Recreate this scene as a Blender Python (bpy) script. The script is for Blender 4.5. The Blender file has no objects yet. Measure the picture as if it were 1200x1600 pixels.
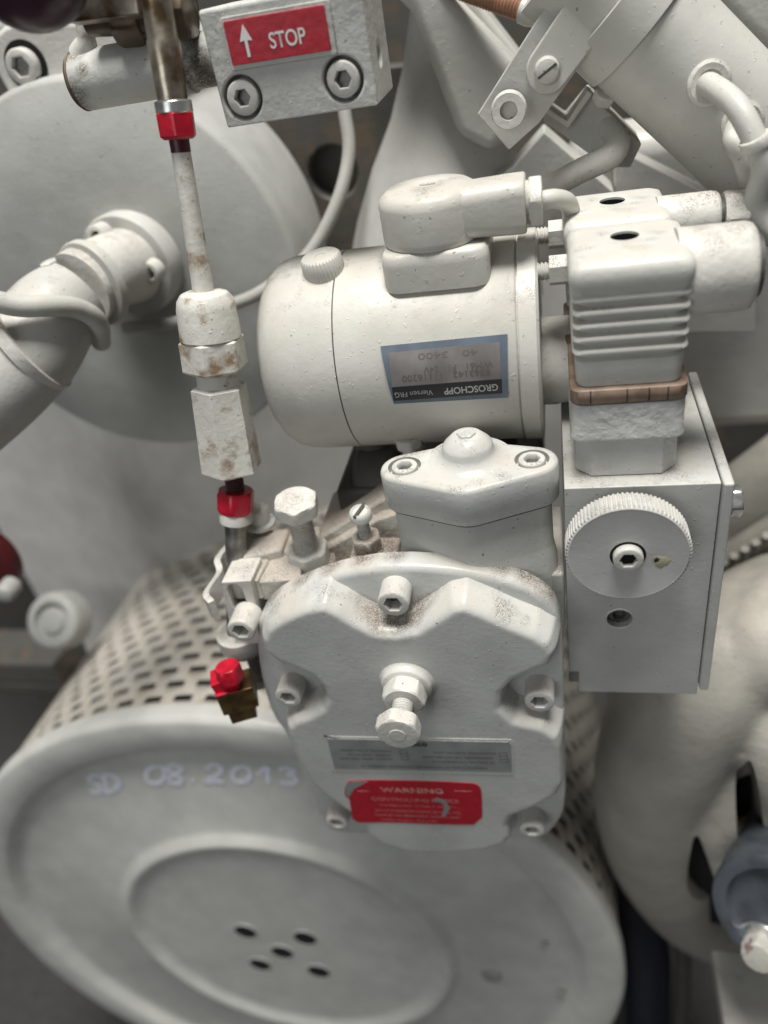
import bpy, bmesh, math, random
import numpy as np
from mathutils import Matrix, Vector
random.seed(7)
S = 0.001                                   # everything below is written in millimetres
scene = bpy.context.scene
COL = scene.collection
PI = math.pi

# ------------------------------------------------------------------ camera
F = 1200.0
def _n(v): v = np.array(v, float); return v / np.linalg.norm(v)
_down = _n((327, 1660, F)); _ex = -_n((-5200, 157, F)); _ex = _n(_ex - _down * _ex.dot(_down)); _aw = np.cross(_ex, _down)
R = np.array([_ex, _aw, -_down])
def ray(px, py): return R @ np.array([(px - 600) / F, (py - 800) / F, 1.0])
CP = -350 * ray(640, 1095)
def aY(px, py, Y): r = ray(px, py); return CP + (Y - CP[1]) / r[1] * r
def aX(px, py, X): r = ray(px, py); return CP + (X - CP[0]) / r[0] * r
def aZ(px, py, Z): r = ray(px, py); return CP + (Z - CP[2]) / r[2] * r

cam_d = bpy.data.cameras.new('camera'); cam = bpy.data.objects.new('camera', cam_d); COL.objects.link(cam)
rx, ry, rz = R @ np.array([1., 0, 0]), R @ np.array([0, -1., 0]), R @ np.array([0, 0, -1.])
cam.matrix_world = Matrix(((rx[0], ry[0], rz[0], CP[0] * S), (rx[1], ry[1], rz[1], CP[1] * S), (rx[2], ry[2], rz[2], CP[2] * S), (0, 0, 0, 1)))
cam_d.sensor_fit = 'VERTICAL'; cam_d.sensor_height = 36; cam_d.lens = 27.0
cam_d.clip_start = 0.01; cam_d.clip_end = 50
cam_d.dof.use_dof = True; cam_d.dof.focus_distance = 0.315; cam_d.dof.aperture_fstop = 4.6
scene.camera = cam

# ------------------------------------------------------------------ light
w = bpy.data.worlds.new('World'); scene.world = w; w.use_nodes = True
w.node_tree.nodes['Background'].inputs[0].default_value = (0.93, 0.97, 1.0, 1)
w.node_tree.nodes['Background'].inputs[1].default_value = 0.14
def area(name, loc, target, sx, sy, power, col=(1, 1, 1)):
    l = bpy.data.lights.new(name, 'AREA'); l.shape = 'RECTANGLE'; l.size = sx; l.size_y = sy; l.energy = power; l.color = col
    o = bpy.data.objects.new(name, l); COL.objects.link(o); o.location = loc
    o.rotation_euler = (Vector(target) - Vector(loc)).to_track_quat('-Z', 'Y').to_euler(); return o
area('overhead_light', (0.15, -0.15, 2.6), (0.02, 0.06, 0.0), 1.0, 0.9, 142, (1.0, 0.985, 0.96))
area('front_fill_light', (-0.9, -2.4, 1.0), (0.0, 0.05, -0.1), 1.3, 1.3, 20, (0.95, 0.98, 1.0))  # added fill from behind the camera, no real opening there
scene.view_settings.view_transform = 'Standard'; scene.view_settings.look = 'None'
scene.view_settings.exposure = -0.30; scene.view_settings.gamma = 1.0
try: scene.view_settings.use_curve_mapping = False
except Exception: pass

# ------------------------------------------------------------------ materials
def mat_base(name):
    m = bpy.data.materials.new(name); m.use_nodes = True
    nt = m.node_tree; return m, nt, nt.nodes['Principled BSDF'], nt.links
def paint(name, col, rough=0.42, dust=0.0, bump=0.25, grain=420, chips=0.0, chipcol=(0.05, 0.05, 0.055), film=0.0, spec=0.35, stain=0.0, spots=(), stsc=30):
    m, nt, bs, L = mat_base(name); N = nt.nodes.new
    tc = N('ShaderNodeTexCoord')
    def noise(scale, det=3, rg=0.55, off=(0, 0, 0)):
        mp = N('ShaderNodeMapping'); mp.inputs['Location'].default_value = off; L.new(tc.outputs['Object'], mp.inputs['Vector'])
        n = N('ShaderNodeTexNoise'); n.inputs['Scale'].default_value = scale; n.inputs['Detail'].default_value = det; n.inputs['Roughness'].default_value = rg
        L.new(mp.outputs[0], n.inputs['Vector']); return n.outputs['Fac']
    def rng(x, a, b, c=0.0, d=1.0):
        r = N('ShaderNodeMapRange'); r.inputs[1].default_value = a; r.inputs[2].default_value = b; r.inputs[3].default_value = c; r.inputs[4].default_value = d
        L.new(x, r.inputs[0]); return r.outputs[0]
    def mul(a, b):
        q = N('ShaderNodeMath'); q.operation = 'MULTIPLY'; L.new(a, q.inputs[0])
        if isinstance(b, (int, float)): q.inputs[1].default_value = b
        else: L.new(b, q.inputs[1])
        return q.outputs[0]
    def mix(f, a, b):
        x = N('ShaderNodeMix'); x.data_type = 'RGBA'
        if isinstance(f, (int, float)): x.inputs[0].default_value = f
        else: L.new(f, x.inputs[0])
        for i, c in ((6, a), (7, b)):
            if isinstance(c, tuple): x.inputs[i].default_value = (*c, 1)
            else: L.new(c, x.inputs[i])
        return x.outputs[2]
    dk = tuple(c * 0.91 for c in col); lt = tuple(min(1, c * 1.06) for c in col)
    base = mix(rng(noise(38, 4), 0.35, 0.65), dk, lt)
    if stain: base = mix(mul(rng(noise(stsc, 5, 0.65, (3, 1, 7)), 0.52, 0.66), stain), base, (0.23, 0.14, 0.065))
    geo = N('ShaderNodeNewGeometry'); sep = N('ShaderNodeSeparateXYZ'); L.new(geo.outputs['Normal'], sep.inputs[0])
    up = rng(sep.outputs['Z'], 0.25, 0.8)
    if film: base = mix(mul(mul(up, rng(noise(60, 4), 0.3, 0.6)), film), base, (0.53, 0.48, 0.40))
    if dust:
        sp = rng(noise(1900, 3, 0.75), 0.51 - 0.05 * dust, 0.57); cl = rng(noise(75, 4, 0.6, (5, 2, 1)), 0.62 - 0.30 * dust, 0.74 - 0.22 * dust)
        base = mix(mul(mul(mul(sp, cl), up), 0.85), base, (0.12, 0.09, 0.075))
        base = mix(mul(mul(rng(noise(45, 4, 0.6, (9, 3, 3)), 0.66 - 0.2 * dust, 0.85 - 0.2 * dust), up), 0.75 * dust), base, (0.38, 0.32, 0.265))
    for (sx_, sy_, sz_, sr_) in spots:
        vd = N('ShaderNodeVectorMath'); vd.operation = 'DISTANCE'; L.new(tc.outputs['Object'], vd.inputs[0]); vd.inputs[1].default_value = (sx_, sy_, sz_)
        mk_ = rng(vd.outputs['Value'], sr_, sr_ * .35); ns = rng(noise(1700, 4, .8), .40, .54); lw = rng(noise(260, 3), .22, .5)
        base = mix(mul(mul(mk_, ns), lw), base, (0.13, 0.095, 0.075))
    # sparse grit on every face
    base = mix(mul(rng(noise(520, 2, 0.5, (2, 9, 4)), 0.725, 0.75), 0.75), base, (0.13, 0.11, 0.10))
    if chips: base = mix(rng(noise(140, 4, 0.6, (1, 4, 8)), 0.76 - 0.14 * chips, 0.77 - 0.14 * chips), base, chipcol)
    L.new(base, bs.inputs['Base Color'])
    rr = rng(noise(90, 3), 0.3, 0.7, rough - 0.08, rough + 0.10); L.new(rr, bs.inputs['Roughness'])
    bs.inputs['Specular IOR Level'].default_value = spec
    b1 = N('ShaderNodeBump'); b1.inputs['Strength'].default_value = bump; b1.inputs['Distance'].default_value = 0.0006
    L.new(noise(grain, 4, 0.6), b1.inputs['Height'])
    b2 = N('ShaderNodeBump'); b2.inputs['Strength'].default_value = bump * 0.7; b2.inputs['Distance'].default_value = 0.0012
    L.new(noise(95, 2), b2.inputs['Height']); L.new(b1.outputs[0], b2.inputs['Normal'])
    b3 = N('ShaderNodeBump'); b3.inputs['Strength'].default_value = 0.35; b3.inputs['Distance'].default_value = 0.0005
    L.new(rng(noise(480, 1, 0.5, (7, 7, 1)), 0.70, 0.76), b3.inputs['Height']); L.new(b2.outputs[0], b3.inputs['Normal'])
    L.new(b3.outputs[0], bs.inputs['Normal'])
    return m
def plain(name, col, rough=0.5, metal=0.0, var=0.25, scale=120, bump=0.15, col2=None):
    m, nt, bs, L = mat_base(name); N = nt.nodes.new
    tc = N('ShaderNodeTexCoord'); n = N('ShaderNodeTexNoise'); n.inputs['Scale'].default_value = scale; n.inputs['Detail'].default_value = 5
    L.new(tc.outputs['Object'], n.inputs['Vector'])
    r = N('ShaderNodeMapRange'); r.inputs[1].default_value = 0.38; r.inputs[2].default_value = 0.62; L.new(n.outputs['Fac'], r.inputs[0])
    x = N('ShaderNodeMix'); x.data_type = 'RGBA'; L.new(r.outputs[0], x.inputs[0])
    x.inputs[6].default_value = (*(tuple(c * (1 - var) for c in col) if col2 is None else col2), 1); x.inputs[7].default_value = (*col, 1)
    L.new(x.outputs[2], bs.inputs['Base Color']); bs.inputs['Metallic'].default_value = metal; bs.inputs['Roughness'].default_value = rough
    b = N('ShaderNodeBump'); b.inputs['Strength'].default_value = bump; b.inputs['Distance'].default_value = 0.0005
    L.new(n.outputs['Fac'], b.inputs['Height']); L.new(b.outputs[0], bs.inputs['Normal'])
    return m
G = (0.52, 0.52, 0.485)
M = dict(
    cover=paint('grey_cover_paint', (0.50, 0.505, 0.48), 0.31, dust=0.5, bump=0.16, film=0.5),
    housing=paint('grey_housing_paint', (0.51, 0.51, 0.475), 0.42, dust=0.75, bump=0.3, film=0.6),
    dirty=paint('dusty_arm_paint', (0.53, 0.51, 0.455), 0.55, dust=1.0, bump=0.7, film=0.6, stain=0.2),
    screw=paint('screw_paint', (0.57, 0.56, 0.52), 0.40, dust=0.45, bump=0.35, film=0.3),
    light=paint('pale_dusty_paint', (0.58, 0.565, 0.52), 0.45, dust=0.5, bump=0.45, film=0.3),
    motor=paint('motor_paint', (0.52, 0.51, 0.465), 0.40, dust=0.25, bump=0.18, film=0.45, stain=0.06),
    plug=paint('plug_paint', (0.54, 0.54, 0.50), 0.38, dust=0.3, bump=0.22, film=0.45),
    skin=paint('wrinkled_paint', (0.50, 0.50, 0.475), 0.34, bump=1.1, grain=230),
    box=paint('sheet_box_paint', (0.49, 0.49, 0.465), 0.34, dust=0.45, bump=0.15, film=0.35),
    rod=paint('chipped_rod_paint', (0.62, 0.60, 0.54), 0.40, dust=0.15, bump=0.35, chips=0.55, chipcol=(0.11, 0.09, 0.07), stain=0.9, stsc=75),
    stop=paint('stop_block_paint', (0.52, 0.52, 0.485), 0.45, dust=0.1, bump=0.75, grain=300, stain=0.1),
    engine=paint('engine_paint', (0.47, 0.465, 0.435), 0.40, dust=0.2, bump=0.3, film=0.35),
    web=paint('shaded_web_paint', (0.075, 0.072, 0.064), 0.5, bump=0.3, stain=0.3),  # near-black: shade on the bracing web put into the colour
    tube=paint('tube_paint', (0.50, 0.495, 0.455), 0.40, dust=0.1, bump=0.15, film=0.3),
    cast=paint('sand_cast_paint', (0.33, 0.315, 0.275), 0.5, dust=0.15, bump=0.55, grain=260, film=0.4),
    drum=paint('drum_paint', (0.53, 0.53, 0.495), 0.34, bump=0.12, film=0.1),
    mesh=paint('drum_side_paint', (0.53, 0.50, 0.44), 0.5, dust=0.25, bump=0.3, film=0.6, stain=0.12),
    bossp=paint('boss_paint', (0.33, 0.33, 0.31), 0.45, bump=.3),
    conduit=paint('conduit_paint', (0.34, 0.33, 0.30), 0.45, bump=.2),
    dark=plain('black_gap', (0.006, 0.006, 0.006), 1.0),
    filt=plain('filter_grey', (0.27, 0.265, 0.25), 0.8),
    hex=plain('oiled_steel', (0.30, 0.29, 0.27), 0.40, 0.8, 0.5),
    zinc=plain('bright_zinc', (0.72, 0.72, 0.70), 0.28, 0.9, 0.45, 160, 0.4),
    zincd=plain('dull_zinc', (0.12, 0.135, 0.155), 0.42, 0.5, 0.4, 60, 0.3),
    oily=plain('oily_steel', (0.50, 0.46, 0.38), 0.30, 0.85, 0.5, 90, 0.5, col2=(0.13, 0.09, 0.05)),
    grime=plain('brown_grime', (0.16, 0.12, 0.08), 0.35, 0.2, 0.5, 70, 0.8, col2=(0.045, 0.03, 0.02)),
    rust=plain('rust_edge', (0.20, 0.14, 0.09), 0.6, 0.0, 0.5, 90, 0.8, col2=(0.06, 0.04, 0.03)),
    thread=plain('dark_thread', (0.09, 0.05, 0.045), 0.35, 0.4),
    red=plain('red_lacquer', (0.50, 0.008, 0.028), 0.28, 0, 0.3, 200, 0.4),
    redl=plain('red_label', (0.46, 0.006, 0.022), 0.40, 0, 0.16, 250, 0.35),
    redd=plain('dark_red', (0.07, 0.006, 0.007), 0.4),
    maroon=plain('maroon_plastic', (0.045, 0.015, 0.03), 0.3),
    brass=plain('brown_brass', (0.22, 0.15, 0.06), 0.38, 0.7, 0.4, col2=(0.10, 0.06, 0.025)),
    gasket=plain('brown_gasket', (0.27, 0.19, 0.14), 0.45, 0.1, 0.35, 160, 0.5),
    copper=plain('copper_braid', (0.36, 0.19, 0.12), 0.45, 0.4),
    white=plain('white_ink', (0.80, 0.80, 0.78), 0.5, 0, 0.08),
    chalk=plain('pale_blue_marker', (0.80, 0.82, 0.92), 0.5, 0, 0.2, 300),
    pink=plain('faded_pink_ink', (0.66, 0.36, 0.33), 0.5, 0, 0.45, 700, 0.1, col2=(0.55, 0.14, 0.13)),
    plate=plain('silver_plate', (0.40, 0.40, 0.405), 0.42, 0.45, 0.18, 90, 0.05),
    plate2=plain('worn_type_plate', (0.235, 0.215, 0.205), 0.45, 0.3, 0.3, 70, 0.1),
    ink=plain('black_ink', (0.02, 0.02, 0.022), 0.45),
    faint=plain('faint_ink', (0.15, 0.115, 0.11), 0.5),
    greyink=plain('grey_plate_ink', (0.10, 0.10, 0.11), 0.5),
    silver=plain('silver_ink', (0.48, 0.48, 0.48), 0.4, 0.3),
    bluegrey=plain('blue_grey_primer', (0.115, 0.145, 0.185), 0.4, 0, 0.2),
    navy=plain('navy_rubber', (0.010, 0.012, 0.028), 0.45),
)

def spots_(L, root):
    return [tuple((aY(x, y, Y) - np.array(root)) * S) + (r_ * S,) for x, y, Y, r_ in L]
GV = (10, 40, -130)
sp_cover = spots_([(545, 942, 13, 8), (562, 952, 12, 9), (580, 964, 10, 9), (600, 975, 8, 10), (632, 976, 8, 10), (652, 964, 10, 9), (670, 953, 12, 9), (688, 942, 13, 8), (425, 932, 22, 8), (475, 902, 22, 8), (520, 888, 22, 8), (855, 920, 22, 9), (820, 902, 22, 8), (780, 890, 22, 7), (620, 873, 22, 7), (570, 878, 22, 8), (668, 1075, 0, 6), (655, 1052, 0, 6)], GV)
M['cover'] = paint('grey_cover_paint_dusty', (0.50, 0.505, 0.48), 0.30, dust=0.36, bump=0.2, film=0.5, spots=sp_cover)
sp_dirty = spots_([(487, 888, 46, 20), (575, 870, 40, 15), (605, 860, 46, 15), (530, 872, 46, 14), (440, 880, 40, 14)], GV)
M['dirty'] = paint('dusty_arm_paint_dirty', (0.53, 0.51, 0.455), 0.55, dust=1.0, bump=0.7, film=0.6, stain=0.2, spots=sp_dirty)
# ------------------------------------------------------------------ mesh helpers
def frame(o, z, x=None):
    z = _n(z); x = np.array((1., 0, 0) if x is None else x, float)
    if abs(z.dot(_n(x))) > 0.98: x = np.array((0, 0, 1.))
    x = _n(x - z * z.dot(x)); y = np.cross(z, x)
    return np.array([[x[0], y[0], z[0], o[0]], [x[1], y[1], z[1], o[1]], [x[2], y[2], z[2], o[2]], [0, 0, 0, 1]])
ID = np.eye(4)
def fxz(o): return frame(o, (0, -1, 0), (1, 0, 0))      # local x=X, y=Z, z=towards the viewer (-Y)
def resmooth0(P, it=2):
    P = [np.array(p) for p in P]
    for _ in range(it):
        Q = []
        for i in range(len(P)): a_, b_ = P[i], P[(i + 1) % len(P)]; Q += [a_ * .75 + b_ * .25, a_ * .25 + b_ * .75]
        P = Q
    return [tuple(p) for p in P]
class B:
    def __init__(s): s.bm = bmesh.new()
    def v(s, Mx, p):
        q = Mx @ np.array([p[0], p[1], p[2], 1.0]); return s.bm.verts.new(q[:3])
    def box(s, x0, x1, y0, y1, z0, z1, Mx=ID):
        c = [s.v(Mx, (x, y, z)) for z in (z0, z1) for y in (y0, y1) for x in (x0, x1)]
        for f in ((0, 2, 3, 1), (4, 5, 7, 6), (0, 1, 5, 4), (2, 6, 7, 3), (0, 4, 6, 2), (1, 3, 7, 5)): s.bm.faces.new([c[i] for i in f])
        return s
    def loft(s, Mx, rings, cap0=True, cap1=True):
        prev = None; first = None
        for pts in rings:
            vs = [s.v(Mx, p) for p in pts]
            if prev:
                n = len(vs)
                for i in range(n): s.bm.faces.new([prev[i], prev[(i + 1) % n], vs[(i + 1) % n], vs[i]])
            else: first = vs
            prev = vs
        if cap0: s.bm.faces.new(list(reversed(first)))
        if cap1: s.bm.faces.new(prev)
        return s
    def prism(s, Mx, pts, z0, z1): return s.loft(Mx, [[(x, y, z0) for x, y in pts], [(x, y, z1) for x, y in pts]])
    def lathe(s, Mx, prof, seg=48, cap0=True, cap1=True):
        rings = []
        for r, z in prof:
            rings.append([((r(a) if callable(r) else r) * math.cos(a), (r(a) if callable(r) else r) * math.sin(a), z) for a in (2 * PI * i / seg for i in range(seg))])
        return s.loft(Mx, rings, cap0, cap1)
    def cyl(s, p0, p1, r0, r1=None, seg=40):
        p0 = np.array(p0, float); p1 = np.array(p1, float); L = np.linalg.norm(p1 - p0)
        return s.lathe(frame(p0, p1 - p0), [(r0, 0), (r0 if r1 is None else r1, L)], seg)
    def tube(s, pts, r, seg=20, sub=8):
        P = spline(pts, sub); rr = r if hasattr(r, '__len__') else [r] * len(P)
        if len(rr) != len(P): rr = np.interp(np.linspace(0, 1, len(P)), np.linspace(0, 1, len(rr)), rr)
        T = np.gradient(P, axis=0); T /= np.linalg.norm(T, axis=1)[:, None]
        x = np.cross(T[0], (0.3, 0.2, 1.0)); x = _n(x); rings = []
        for p, t, q in zip(P, T, rr):
            x = _n(x - t * t.dot(x)); y = np.cross(t, x)
            rings.append([tuple(p + q * (math.cos(a) * x + math.sin(a) * y)) for a in (2 * PI * i / seg for i in range(seg))])
        return s.loft(ID, rings)
def spline(pts, sub):
    P = [np.array(p, float) for p in pts]
    if len(P) == 2: return np.array([P[0] + (P[1] - P[0]) * t for t in np.linspace(0, 1, 3)])
    P = [2 * P[0] - P[1]] + P + [2 * P[-1] - P[-2]]; out = []
    for i in range(1, len(P) - 2):
        for k in range(sub):
            t = k / sub; a, b, c, d = P[i - 1:i + 3]
            out.append(0.5 * ((2 * b) + (c - a) * t + (2 * a - 5 * b + 4 * c - d) * t * t + (3 * b - a - 3 * c + d) * t ** 3))
    out.append(P[-2]); return np.array(out)
def hexr(af, rot=0.0): return lambda a: (af / 2) / math.cos(((a + rot) % (PI / 3)) - PI / 6)
def hexcap(af, rc, rot=0.0):
    h = hexr(af, rot); return lambda a: min(h(a), rc)
def rrect(w, h, r, n=6, cx=0, cy=0):
    r = max(0.01, min(r, w / 2 - .01, h / 2 - .01)); out = []
    for k, (sx, sy) in enumerate(((1, 1), (-1, 1), (-1, -1), (1, -1))):
        for i in range(n + 1):
            a = PI / 2 * (k + i / n); out.append((cx + sx * (w / 2 - r) + r * math.cos(a), cy + sy * (h / 2 - r) + r * math.sin(a)))
    return out
def hull(circles, n=24):
    P = sorted(set((round(c[0] + c[2] * math.cos(2 * PI * i / n), 4), round(c[1] + c[2] * math.sin(2 * PI * i / n), 4)) for c in circles for i in range(n)))
    def half(Q):
        h = []
        for p in Q:
            while len(h) > 1 and (h[-1][0] - h[-2][0]) * (p[1] - h[-2][1]) - (h[-1][1] - h[-2][1]) * (p[0] - h[-2][0]) <= 0: h.pop()
            h.append(p)
        return h
    return half(P)[:-1] + half(P[::-1])[:-1]

WL = {}                                      # world location (mm) of each root, for children with identity rotation
def tag(o, label=None, cat=None, group=None, kind=None):
    if label: o['label'] = label
    if cat: o['category'] = cat
    if group: o['group'] = group
    if kind: o['kind'] = kind
    return o
def thing(name, loc, label, cat, group=None):
    o = bpy.data.objects.new(name, None); COL.objects.link(o); o.empty_display_size = 0.01
    o.location = [c * S for c in loc]; WL[o.name] = np.array(loc, float); return tag(o, label, cat, group)
def finish(me, bev, ang, seg):
    for p in me.polygons: p.use_smooth = True
    if not bev: me.set_sharp_from_angle(angle=math.radians(ang))
def obj(name, b, mat, parent=None, bev=0.0, ang=35, seg=2, local=False, loc=None):
    bm = b.bm if isinstance(b, B) else b
    off = np.zeros(3)
    if parent is not None and not local: off = WL[parent.name]
    if parent is None and loc is not None: off = np.array(loc, float)
    for v in bm.verts: v.co = Vector(((v.co.x - off[0]) * S, (v.co.y - off[1]) * S, (v.co.z - off[2]) * S))
    bmesh.ops.recalc_face_normals(bm, faces=bm.faces)
    me = bpy.data.meshes.new(name); bm.to_mesh(me); bm.free(); me.materials.append(mat)
    finish(me, bev, ang, seg)
    o = bpy.data.objects.new(name, me); COL.objects.link(o)
    if parent is not None: o.parent = parent; WL[o.name] = off
    elif loc is not None: o.location = [c * S for c in loc]; WL[o.name] = off
    else: WL[o.name] = np.zeros(3)
    if bev:
        m = o.modifiers.new('bevel', 'BEVEL'); m.width = bev * S; m.segments = seg; m.limit_method = 'ANGLE'; m.angle_limit = math.radians(ang); m.harden_normals = True
    return o
def bake(o):
    dg = bpy.context.evaluated_depsgraph_get(); me = bpy.data.meshes.new_from_object(o.evaluated_get(dg)); o.modifiers.clear(); o.data = me; return o
def cut(o, cutters):
    """o: object without bevel; cutters: list of B in world mm. Boolean difference."""
    off = WL[o.name]
    for c in cutters:
        bm = c.bm
        for v in bm.verts: v.co = Vector(((v.co.x - off[0]) * S, (v.co.y - off[1]) * S, (v.co.z - off[2]) * S))
        bmesh.ops.recalc_face_normals(bm, faces=bm.faces)
        me = bpy.data.meshes.new('cutter'); bm.to_mesh(me); bm.free()
        k = bpy.data.objects.new('cutter', me); COL.objects.link(k); k.parent = o.parent
        if o.parent is None: k.location = o.location
        m = o.modifiers.new('b', 'BOOLEAN'); m.object = k; m.operation = 'DIFFERENCE'; m.solver = 'EXACT'
        bpy.context.view_layer.update(); bake(o); bpy.data.objects.remove(k)
    me = o.data
    for p in me.polygons: p.use_smooth = True
    me.set_sharp_from_angle(angle=math.radians(35)); return o
def addbev(o, w, ang=35, seg=2):
    m = o.modifiers.new('bevel', 'BEVEL'); m.width = w * S; m.segments = seg; m.limit_method = 'ANGLE'; m.angle_limit = math.radians(ang); m.harden_normals = True
def put(o, parent, Mx):
    """place an object built in local coordinates at world frame Mx (mm) under parent"""
    off = WL[parent.name]; A = Mx.copy(); A[:3, 3] = (A[:3, 3] - off) * S
    o.parent = parent; o.matrix_local = Matrix([list(r) for r in A]); return o
def dup(o, parent, Mx=None):
    c = o.copy(); COL.objects.link(c); c.parent = parent; WL[c.name] = np.zeros(3)
    if Mx is not None: put(c, parent, Mx)
    for ch in [k for k in list(o.children)]:
        d = ch.copy(); COL.objects.link(d); d.parent = c
    return c
def text(name, s, size, fn, mat, parent, width=None, h=0.12, weight=0.0, spacing=1.0):
    cu = bpy.data.curves.new(name, 'FONT'); cu.body = s; cu.size = 1.0; cu.align_x = 'CENTER'; cu.align_y = 'CENTER'; cu.offset = weight; cu.space_character = spacing
    t = bpy.data.objects.new(name, cu); COL.objects.link(t); bpy.context.view_layer.update()
    me = bpy.data.meshes.new_from_object(t.evaluated_get(bpy.context.evaluated_depsgraph_get())); bpy.data.objects.remove(t)
    bm = bmesh.new(); bm.from_mesh(me)
    xs = [v.co.x for v in bm.verts]; wd = max(xs) - min(xs); cx = (max(xs) + min(xs)) / 2; ys = [v.co.y for v in bm.verts]; cy = (max(ys) + min(ys)) / 2; hh = max(ys) - min(ys)
    sy = size / hh; sx = sy if width is None else width / wd
    for v in bm.verts: v.co = Vector(fn((v.co.x - cx) * sx, (v.co.y - cy) * sy, h))
    return obj(name, bm, mat, parent)
def flat(Mx): return lambda u, v, h: tuple((Mx @ np.array([u, v, h, 1.0]))[:3])

# ------------------------------------------------------------------ fastener prototypes (local frame, +z out of the surface, z=0 at the seat)
def socket_bm(r, h, af, dep):
    b = B(); H = hexr(af)
    b.lathe(ID, [(r, 0), (r, h - r * .12), (r * .96, h - r * .04), (r * .88, h), (lambda a: H(a) * 1.12, h), (H, h - r * .10), (H, h - dep)], 36, cap0=False, cap1=True); return b
def socket(name, r, h, parent, Mx, mat=None, af=None, inner='hex'):
    af = af or r * 1.0
    o = obj(name, socket_bm(r, h, af, h * .55), mat or M['screw'], None, local=True, ang=40); put(o, parent, Mx)
    q = B(); q.lathe(ID, [(hexr(af * .985), h * .45 + .05), (hexr(af * .985), h * .45 + .12)], 36); k = obj('socket_bottom', q, M[inner], None); k.parent = o; k.matrix_local = Matrix.Identity(4)
    return o
def thread(b, Mx, r, L, pitch=1.5):
    pr = []; z = 0
    while z < L: pr += [(r * .80, z), (r, z + pitch * .40), (r, z + pitch * .58)]; z += pitch
    pr.append((r * .86, L)); b.lathe(Mx, pr, 28)
def hexhead_bm(af, h, Mx=ID, rot=0.0, dish=True):
    b = B(); rc = af / 2; q = lambda k: hexcap(af, rc * k, rot)
    pr = [(q(1.08), 0), (q(1.155), h * .14), (q(1.155), h * .78), (q(1.09), h * .90), (q(1.0), h * .985), (q(.93), h)]
    if dish: pr += [(rc * .42, h), (rc * .38, h + .35), (rc * .2, h + .4)]
    b.lathe(Mx, pr, 48); return b
def nut_bm(af, h, Mx=ID, rot=0.0):
    b = B(); rc = af / 2; q = lambda k: hexcap(af, rc * k, rot)
    b.lathe(Mx, [(q(1.0), 0), (q(1.155), h * .14), (q(1.155), h * .8), (q(1.07), h * .93), (q(.97), h)], 48); return b

# =================================================================== BACKGROUND
bgw = thing('engine_block', (-100, 330, -500), 'large smooth grey engine casing wall behind the round cover and pipes', 'engine block')
# gently curved back wall
b = B(); n = 30; pts = []
for i in range(n + 1):
    x = -520 + 640 * i / n; pts.append((x, 345 - 70 * math.exp(-((x + 265) / 110) ** 2)))
pts += [(120, 420), (-520, 420)]
b.prism(ID, pts, -620, 120); obj('casing', b, paint('casing_paint', (0.60, 0.59, 0.56), 0.4, bump=.15, film=.1), bgw)
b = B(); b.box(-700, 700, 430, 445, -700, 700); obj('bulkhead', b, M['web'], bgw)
# right wall behind the junction box
b = B(); b.box(80, 520, 250, 300, -20, 175); obj('side_casing', b, M['engine'], bgw, bev=14, seg=5)
b = B(); b.box(-2500, 2500, -2500, 2500, -760, -740); tag(obj('floor', b, plain('dark_floor', (0.05, 0.048, 0.045), 0.7)), kind='structure')
# round cover plate on the block
rc = thing('round_cover', (-165, 200, 40), 'large round grey cover plate behind the linkage rod and left pipe', 'engine cover')
cf = fxz((-182, 262, 140))
b = B(); b.lathe(cf, [(111, 0), (111, 66), (110.2, 70), (107.5, 72), (60, 73), (30, 73.3)], 96); obj('cover_disc', b, paint('cover_disc_paint', (0.41, 0.41, 0.385), 0.38, bump=.2), rc, ang=50)
e0 = aY(38, 103, 198)
b = B(); c0 = (e0[0], e0[2]); b.prism(fxz((0, 262, 0)), hull([(c0[0], c0[1] , 19), (c0[0] + 60, c0[1] - 10, 22), (c0[0] + 10, c0[1] - 40, 20)]), 0, 62); obj('cover_lug', b, M['light'], rc, bev=3)
o = socket('cover_bolt', 8.5, 6, rc, fxz((e0[0], 200, e0[2])), inner='hex')
b = B(); b.lathe(fxz((e0[0], 200, e0[2])), [(11.8, 0), (11.8, .5)], 40); obj('bolt_recess', b, M['dark'], rc)
ear = aY(135, 615, 205)
b = B(); b.cyl((ear[0], 235, ear[2]), (ear[0], 200, ear[2]), 13); b.cyl((ear[0], 200, ear[2]), (ear[0], 192, ear[2]), 8); obj('cover_ear', b, M['light'], rc, bev=2)
# web with round hole, its shade painted in as near-black
wb = thing('bracing_web', (-20, 250, 40), 'bracing web, painted dark for shade, with a round hole below the stop block', 'bracing web')
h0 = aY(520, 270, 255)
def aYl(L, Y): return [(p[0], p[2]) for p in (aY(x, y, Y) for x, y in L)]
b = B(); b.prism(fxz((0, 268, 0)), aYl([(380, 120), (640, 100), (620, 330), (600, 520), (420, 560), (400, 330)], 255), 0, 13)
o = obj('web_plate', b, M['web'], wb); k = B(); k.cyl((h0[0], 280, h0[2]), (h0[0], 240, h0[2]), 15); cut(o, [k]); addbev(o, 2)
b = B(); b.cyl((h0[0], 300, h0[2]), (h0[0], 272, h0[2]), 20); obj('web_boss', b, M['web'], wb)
# bright flared casting
fc = thing('flared_casting', (60, 215, 80), 'bright flared grey casting rising behind the terminal cap of the motor', 'casting')
cc = aY(655, 300, 235); c2 = aY(655, 60, 235)
b = B(); b.lathe(frame((cc[0] + 6, 245, cc[2] - 60), (c2 - cc) * np.array([1, 0, 1])), [(62, 0), (52, 40), (42, 70), (31, 95), (24, 120), (19, 150), (17, 190)], 64); obj('flare', b, M['engine'], fc)
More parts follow.
